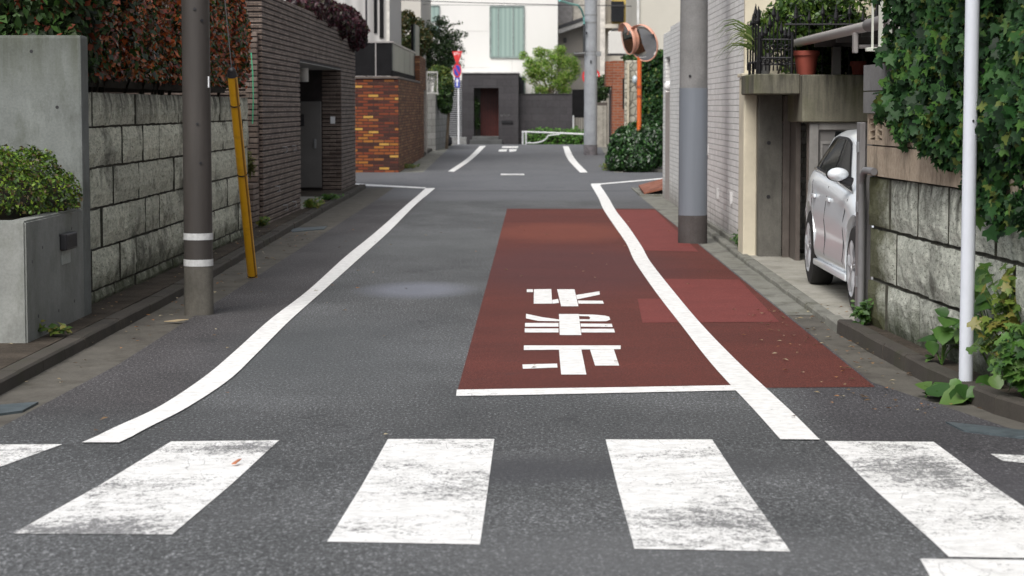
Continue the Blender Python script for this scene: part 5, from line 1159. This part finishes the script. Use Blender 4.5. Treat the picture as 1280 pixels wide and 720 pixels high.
# grey gabled house behind the utility pole
t = thing('house', 'grey-beige house with a dark sloping eave behind the utility pole', 'house', (3, 108, -.25))
HX0 = X(697.5, 104); MB().box(HX0, X(760, 104), 104, 112, -.3, Z(30, 104)).done('wall', plain('beige_grey_wall', (.30, .28, .25), .85, 0, .08, 1), t)
MB().prism([(HX0, 103.3, Z(37, 103.3)), (X(750, 103.3), 103.3, Z(19, 103.3)), (X(750, 103.3), 103.3, Z(15, 103.3)), (HX0, 103.3, Z(33, 103.3))], (0, 2, 0)).done('roof', plain('dark_eave', (.06, .06, .065), .6), t)
MB().prism([(HX0, 103.35, Z(43, 103.3)), (X(750, 103.3), 103.35, Z(25, 103.3)), (X(750, 103.3), 103.35, Z(19.3, 103.3)), (HX0, 103.35, Z(37.3, 103.3))], (0, .4, 0)).done('fascia', plain('pale_fascia', (.50, .49, .47), .7), t)
MB().box(HX0, X(716, 105), 106, 110, Z(33, 105), 9).done('upper_wall', plain('grey_siding_upper', (.26, .25, .245), .8), t)
MB().box(X(716, 106), X(760, 106), 106.2, 112, Z(30, 106), 9).done('upper_wall', plain('cream_upper', (.52, .49, .43), .8), t)
w_ = MB().box(X(729, 103.9), X(731.5, 103.9), 103.92, 103.99, Z(68, 104), Z(32, 104)).done('window', DKP, t)
MB().box(X(704, 103.9), X(708, 103.9), 103.9, 103.99, Z(54, 104), Z(48, 104), .02).done('wall_lamp', plain('lamp_grey', (.08, .08, .08), .5), t)
MB().box(X(718, 103.9), X(752, 103.9), 103.85, 103.99, Z(70, 104), Z(66, 104)).done('balcony_edge', plain('balcony_dark', (.13, .12, .11), .6), t)
# red ringed sign behind the pole
t = thing('road_sign', 'round white sign with red rim mostly hidden behind the utility pole', 'road sign', (X(738.5, 75), 75, prof(75)))
c_ = (X(738.5, 75), 75, Z(96, 75)); MB().cyl((c_[0], 75.03, prof(75)-.1), (c_[0], 75.03, c_[2]+.3), .035, seg=12).done('pole', WHITEP, t, True)
p_ = MB().cyl((c_[0], 75, c_[2]), (c_[0], 74.985, c_[2]), .30, seg=36).done('round_plate', SR, t); MB().cyl((c_[0], 74.984, c_[2]), (c_[0], 74.98, c_[2]), .235, seg=36).done('white_field', SW, p_)
MB().box(c_[0]-.2, c_[0]+.2, 74.97, 74.979, c_[2]-.03, c_[2]+.03).done('bar', SR, p_)
# tall utility pole with cables
t = thing('utility_pole', 'tall pale concrete utility pole with steel bands standing beyond the side street', 'pole', (X(738, 61.7), 61.7, prof(61.7)))
ux, uz = X(738, 61.7), prof(61.7)
UP_ = concrete('pale_pole_concrete', (.34, .36, .39), (.24, .25, .26), (.22, .22, .23), amt=.3)
MB().cyl((ux-.0, 61.7, uz-.05), (ux, 61.7, 11), .185, .145, 32).done('shaft', UP_, t, True)
MB().cyl((ux, 61.7, uz-.02), (ux, 61.7, uz+.28), .189, .188, 32).done('base_band', plain('scuffed_band', (.13, .12, .13), .7, 0, .4, 10), t, True)
for v in (20.5, 30, 66, 70): MB().cyl((ux, 61.7, Z(v, 61.7)), (ux, 61.7, Z(v, 61.7)+.03), .176, seg=32).done('steel_band', STEEL, t, True)
MB().cyl((ux-.12, 61.5, Z(44, 61.7)), (ux-.12, 61.5, Z(41, 61.7)), .02).box(ux-.02, ux+.02, 61.5, 61.54, Z(80, 61.7), Z(76, 61.7)).done('bolt', BLACK, t)
MB().cyl((ux-.19, 61.55, Z(66, 61.7)), (ux-.19, 61.55, Z(30, 61.7)), .028).done('conduit', plain('dark_conduit', (.05, .055, .06), .5), t, True)
b = MB(); b.tube([(ux-.15, 61.5, Z(67, 61.7)), (ux-.45, 61.4, Z(68, 61.7)), (ux-.48, 61.4, Z(66, 61.7))], .02).box(ux+.15, ux+.28, 61.6, 61.66, Z(71, 61.7), Z(65, 61.7)); b.split('bracket', STEEL, t)
CY_ = plain('turquoise_sleeve', (.22, .55, .52), .45)
MB().tube([(X(699, 58), 58, Z(2, 58)), (X(712, 59.5), 59.5, Z(6, 59.5)), (X(722, 60.8), 60.8, Z(8, 60.8)), (ux-.26, 61.3, Z(14, 61.3)), (ux-.2, 61.5, Z(22, 61.5)), (ux-.19, 61.5, Z(31, 61.5))], .030, 8).done('cable_sleeve', CY_, t, True)
def wire(label, pts, r_=.012, g='overhead cables across the far street'):
    o_ = MB().tube(pts, r_, 6).done('overhead_cable', plain('cable_black', (.05, .05, .055), .6) if 'cable_black' not in bpy.data.materials else bpy.data.materials['cable_black'], None); rootify(o_, pts[0]); tag(o_, label, 'cable', g)
def sag(p, q, s_, n=14): return [(p[0]+(q[0]-p[0])*k/n, p[1]+(q[1]-p[1])*k/n, p[2]+(q[2]-p[2])*k/n-s_*4*(k/n)*(1-k/n)) for k in range(n+1)]
wire('upper thin overhead cable crossing in front of the white house top', sag((-9, 70, Z(-8, 70)), (ux-.15, 61.7, Z(8, 61.7)), .05))
wire('lower thin overhead cable crossing above the large curtained window', sag((-9, 90, Z(3, 90)), (ux+4, 64, Z(6, 64)), .1), .008)
wire('thin overhead cable running right from the utility pole', sag((ux+.15, 61.7, Z(8, 61.7)), (9, 66, Z(2, 66)), .1))
# beige building with AC and balcony
t = thing('apartment_building', 'cream apartment building with black balcony railing and air conditioner', 'building', (4, 88, -.1))
CR2 = plain('cream_apartment', (.55, .51, .44), .85, 0, .07, 1); ax0 = X(749, 86)
MB().box(X(755, 86), X(860, 86), 86, 94, -.3, 10).done('wall', CR2, t)
MB().box(ax0, X(755, 86), 85.4, 94, -.3, 10).done('fin_wall', plain('white_fin', (.60, .57, .52), .8), t)
MB().box(X(756, 85.3), X(772, 85.3), 85.3, 86, Z(36, 85.3), Z(31, 85.3)).done('balcony_slab', CR2, t)
yb_ = MB().box(X(764, 85.9), X(800, 85.9), 85.85, 85.99, Z(32, 86), 9).done('yellow_wall', plain('yellow_render', (.50, .36, .10), .8, 0, .1, 1), t)
bl_ = MB().box(X(763, 85.6), X(779, 85.6), 85.55, 85.8, Z(28, 85.6), Z(3, 85.6)).done('window', plain('dark_window', (.02, .022, .025), .2), t)
b = MB()
for k in range(9): b.box(X(763, 85)+k*.058, X(763, 85)+k*.058+.02, 84.9, 84.93, Z(29, 85), Z(12, 85))
b.box(X(762.5, 85), X(780, 85), 84.9, 84.94, Z(12, 85), Z(10, 85)); b.done('railing', IRON, t)
b = MB()
for k in range(7): b.box(X(789, 80), X(797, 80), 80.0, 80.03, Z(31-k*2.6, 80), Z(30-k*2.6, 80))
b.box(X(788.5, 80), X(789.5, 80), 80, 80.04, Z(32, 80), Z(12, 80)); b.done('louvre', IRON, t)
ac = thing('air_conditioner', 'white outdoor air conditioner unit on a dark bracket above the brick gate', 'air conditioner', (X(772, 80), 80, Z(68, 80)))
MB().box(X(760, 80), X(782, 80), 80, 80.4, Z(68, 80), Z(40, 80), .02).done('casing', plain('ac_white', (.60, .59, .56), .5, 0, .04), ac)
MB().box(X(759, 80), X(783, 80), 79.95, 80.45, Z(70, 80), Z(68.1, 80)).cyl((X(776, 80), 80, Z(73, 80)), (X(783, 80), 80.3, Z(70, 80)), .04).done('bracket', BLACK, ac)
b = MB(); b.tube([(X(760, 80), 80.05, Z(45, 80)), (X(762, 80), 80.05, Z(40, 80)), (X(768, 80), 80.05, Z(37.5, 80)), (X(776, 80), 80.05, Z(37, 80))], .03, 6); b.done('pipe', BLACK, ac)
# brick gate pillar, fence bits
REDB = brickmat('red_brick', (.24, .07, .035), (.34, .11, .055), (.26, .20, .16), .21, .075, .009, .6)
t = thing('gate_pillar', 'red brick gate pillar with dark doorway beyond the side street', 'gate pillar', (2.3, 62, .2))
MB().box(X(765, 62), X(782, 62), 62, 63.2, 0, Z(76, 62), .008).done('brickwork', REDB, t)
MB().box(X(757, 62), X(765, 62)-.002, 62.03, 63.24, Z(108, 62), Z(77, 62)).done('side_lintel', REDB, t)
MB().box(X(761, 65), X(766, 65), 65.0, 65.1, 0, Z(112, 65)).done('door', plain('dark_gate_door', (.02, .02, .025), .5), t)
MB().box(X(778, 61.9), X(781, 61.9), 61.93, 61.99, Z(136, 62), Z(98, 62)).done('slot', DKP, t)
t = thing('garden_fence', 'worn pale posts of a garden fence under a dark hedge by the red brick pillar', 'fence', (2.2, 70, .2))
for u in (747.5, 751.5, 756): MB().box(X(u, 70)-.05, X(u, 70)+.05, 70, 70.1, 0, Z(132, 70)).done('post', plain('pale_post_%d' % int(u), (.32, .30, .26), .8), t)
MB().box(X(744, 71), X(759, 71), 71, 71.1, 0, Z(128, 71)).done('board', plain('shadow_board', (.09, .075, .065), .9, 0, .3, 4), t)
t = thing('hedge', 'small dark hedge between the utility pole and the red brick pillar', 'hedge', (2.2, 72, .2))
cs = [(X(747, 72), 72, Z(112, 72), .25, .3, .42), (X(754, 72), 72, Z(110, 72), .22, .3, .42)]; P, N = blobs(cs, 2500, .4); leaves('foliage', P, N, .06, LMID, t); core(cs, .8, TWIG, 'twig_shade_core', t)
# cream tall building right, ivy-clad wall and stone wall
t = thing('apartment_building', 'tall plain pale rendered building behind the traffic mirrors', 'building', (5, 58, .1))
MB().box(X(797.5, 58), 14, 58, 66, 0, 10, .01).done('wall', plain('pale_render', (.52, .50, .44), .85, 0, .06, .8), t)
MB().box(X(797.5, 58)-.05, X(797.5, 58)+.01, 57.93, 57.999, 0, 10).done('corner_trim', plain('white_trim', (.62, .62, .60), .6), t)
t = thing('stone_wall', 'pale rubble stone wall behind the orange mirror pole', 'wall', (2.45, 54, .1))
STN = M('rubble_stone', .9, 0, .2); vo = STN.n('ShaderNodeTexVoronoi'); vo.inputs['Scale'].default_value = 6; STN.L(STN.map((1, 1, 1)), vo.inputs[0]); ve = STN.n('ShaderNodeTexVoronoi'); ve.feature = 'DISTANCE_TO_EDGE'; ve.inputs['Scale'].default_value = 6; STN.L(STN.map((1, 1, 1)), ve.inputs[0])
STN.col(STN.mix(STN.ramp(ve.outputs[0], [(.02, 0), (.09, 1)]), (.14, .13, .11), STN.ramp(vo.outputs[1], [(.2, (.30, .29, .24)), (.8, (.52, .50, .42))]))).bump(ve.outputs[0], .8, .03); STN = STN.m
MB().box(X(780.5, 55), X(801, 55), 55, 55.4, 0, Z(76, 55), .02).done('wall', STN, t)
MB().box(X(783.5, 54.9), X(786, 54.9), 54.9, 54.99, 0, Z(80, 55)).done('post', plain('cream_post', (.50, .45, .34), .7), t)
MB().ball((X(793, 54.8), 54.8, Z(100, 54.8)), .085, 3, (.8, .8, 1.2)).done('meter_cover', plain('pale_globe', (.50, .58, .62), .2), t, True)
cs = [(X(785+4*k, 55.2), 55.2, Z(74, 55), .14, .15, .12) for k in range(4)]
t = thing('climbing_plant', 'small green plant spilling over the rubble stone wall top', 'plant', (2.5, 55.2, 2.6)); P, N = blobs(cs, 800, .6); leaves('foliage', P, N, .07, LMID, t); MB().tube([(2.4, 55.2, 2.5), (2.45, 55.2, 2.75)], .02).done('stem', TWIG, t)
t = thing('ivy', 'dark ivy sheet covering the wall behind the white corner wall', 'ivy', (3.0, 52.5, .1))
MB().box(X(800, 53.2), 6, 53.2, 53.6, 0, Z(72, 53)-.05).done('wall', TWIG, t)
n = 14000; z = rng.uniform(.2, Z(64, 53), n); x = rng.uniform(X(799, 53), X(835, 53), n); q = np.stack([x, 0*x, z], 1)
top = Z(72, 53)+(x-X(800, 53))*.45; k = z < top+.12*lump(q, 3); y = 53.1-.10*lump(q, 4)-np.abs(rng.normal(0, .08, n))
leaves('foliage', np.stack([x, y, z], 1)[k], np.tile((-.2, -1, .25), (int(k.sum()), 1)), .085, LIVY, t, T_SIMPLE, .5, 1)
t = thing('bush', 'broad dark green bush at the far street corner below the traffic mirrors', 'bush', (2.5, 50.6, .1))
cs = [(X(790, 49.7), 49.7, .60, .5, .45, .52), (X(815, 49.7), 49.7, .72, .5, .45, .58), (X(772, 49.7), 49.7, .36, .26, .3, .3), (X(835, 49.7), 49.8, .9, .4, .4, .65), (X(802, 49.7), 49.8, .9, .4, .4, .30), (X(780, 50.0), 50.1, .75, .25, .3, .3), (X(798, 49.3), 49.32, .38, .4, .28, .36)]
P, N = blobs(cs, 16000, .3, 0, 6); k = P[:, 2] > .10; leaves('foliage', P[k], N[k], .085, leafmat('bush_leaves', [(.03, .085, .022), (.02, .055, .018), (.05, .13, .03), (.013, .032, .012)], .33, .25, .6), t, rand=.5, droop=.9); core(cs, .8, TWIG, 'twig_shade_core', t)
weed('thin yellow-green grass along the foot of the dark corner bush', (X(763, 50), 50.0, .1), 40, .26, .16, .07, LYEL, T_SIMPLE)
weed('grass fringe at the foot of the mixed brick wall', (-2.87, 51.5, .1), 30, .30, .10, .06, LYEL, T_SIMPLE)
# traffic mirrors
t = thing('traffic_mirror', 'orange pole with a pair of round convex traffic mirrors facing two ways', 'traffic mirror', (X(798.5, 49.5), 49.5, .1))
ORG = plain('orange_paint', (.58, .12, .025), .4, 0, .1, 8); MIR = M('mirror_face', .04, 1); MIR.col((.88, .86, .84)); MIR = MIR.m
PINKO = plain('faded_orange_back', (.70, .36, .26), .5, 0, .1, 5)
ox, oz = X(798.5, 49.5), Z(72, 49.5)
MB().cyl((ox, 49.5, .05), (ox, 49.5, Z(60, 49.5)), .052, .048, 20).done('pole', ORG, t, True)
for v in (110, 122): MB().cyl((ox, 49.5, Z(v, 49.5)), (ox, 49.5, Z(v, 49.5)+.05), .058, seg=20).done('pole_clamp', plain('rust_clamp_%d' % v, (.30, .07, .03), .6), t, True)
def mirror(c, yaw, r_, pitch):
    m4 = Matrix.Translation(c) @ Matrix.Rotation(yaw, 4, 'Z') @ Matrix.Rotation(pitch, 4, 'X'); seg = 48
    def lathe(pr, mat, nm, par, half=None, sx=1.0):
        b = MB(); rings = []
        for k in range(seg+1):
            a = 2*math.pi*k/seg; rings.append([b.b.verts.new(m4 @ Vector((q*math.cos(a)*sx, d, q*math.sin(a)))) for q, d in pr])
        for k in range(seg):
            if half and not (half[0] <= k < half[1]): continue
            for j in range(len(pr)-1): b.b.faces.new((rings[k][j], rings[k+1][j], rings[k+1][j+1], rings[k][j+1]))
        bmesh.ops.delete(b.b, geom=[v for v in b.b.verts if not v.link_faces], context='VERTS')
        return b.done(nm, mat, par, True)
    back = lathe([(.0001, .12), (r_*.5, .10), (r_*.9, .05), (r_+.01, .0), (r_+.015, -.02), (r_+.008, -.035), (r_-.012, -.03)], PINKO, 'mirror_back', t)
    lathe([(r_-.012, -.028)]+[(r_*q, -.03-.035*(1-q*q)) for q in (.9, .75, .6, .45, .3, .15, .0002)], MIR, 'mirror_glass', back)
    lathe([(r_+.018, -.01), (r_+.026, -.10), (r_+.020, -.10), (r_+.012, -.01)], PINKO, 'hood', back, (4, 20))
mirror(Vector((X(804, 49.3), 49.3, Z(60, 49.3)+.10)), R(-44), .40, R(14))
mirror(Vector((X(785, 49.6), 49.62, Z(49, 49.5))), R(-72), .34, R(10))
MB().tube([(ox, 49.5, Z(72, 49.5)), (ox+.05, 49.42, Z(66, 49.5))], .025).tube([(ox, 49.5, Z(64, 49.5)), (X(788, 49.6), 49.6, Z(52, 49.5))], .025).done('bracket', ORG, t, True)
# unseen house blocks, added outside the frame to darken the street
t = thing('house', 'unseen plain upper storeys added behind the left hedge to shade the street', 'house', (-9, 30, 0))
MB().box(-13, -6.5, 17, 41, 0, 7.0).done('wall', plain('left_shading_block', (.30, .28, .26), .85, 0, .1, 1), t)
t = thing('house', 'unseen plain house block added behind the ivy on the right for shade', 'house', (8, 15, 0))
MB().box(5.2, 12, 6, 22.5, 0, 6.5).done('wall', plain('right_shading_block', (.34, .32, .29), .85, 0, .1, 1), t)
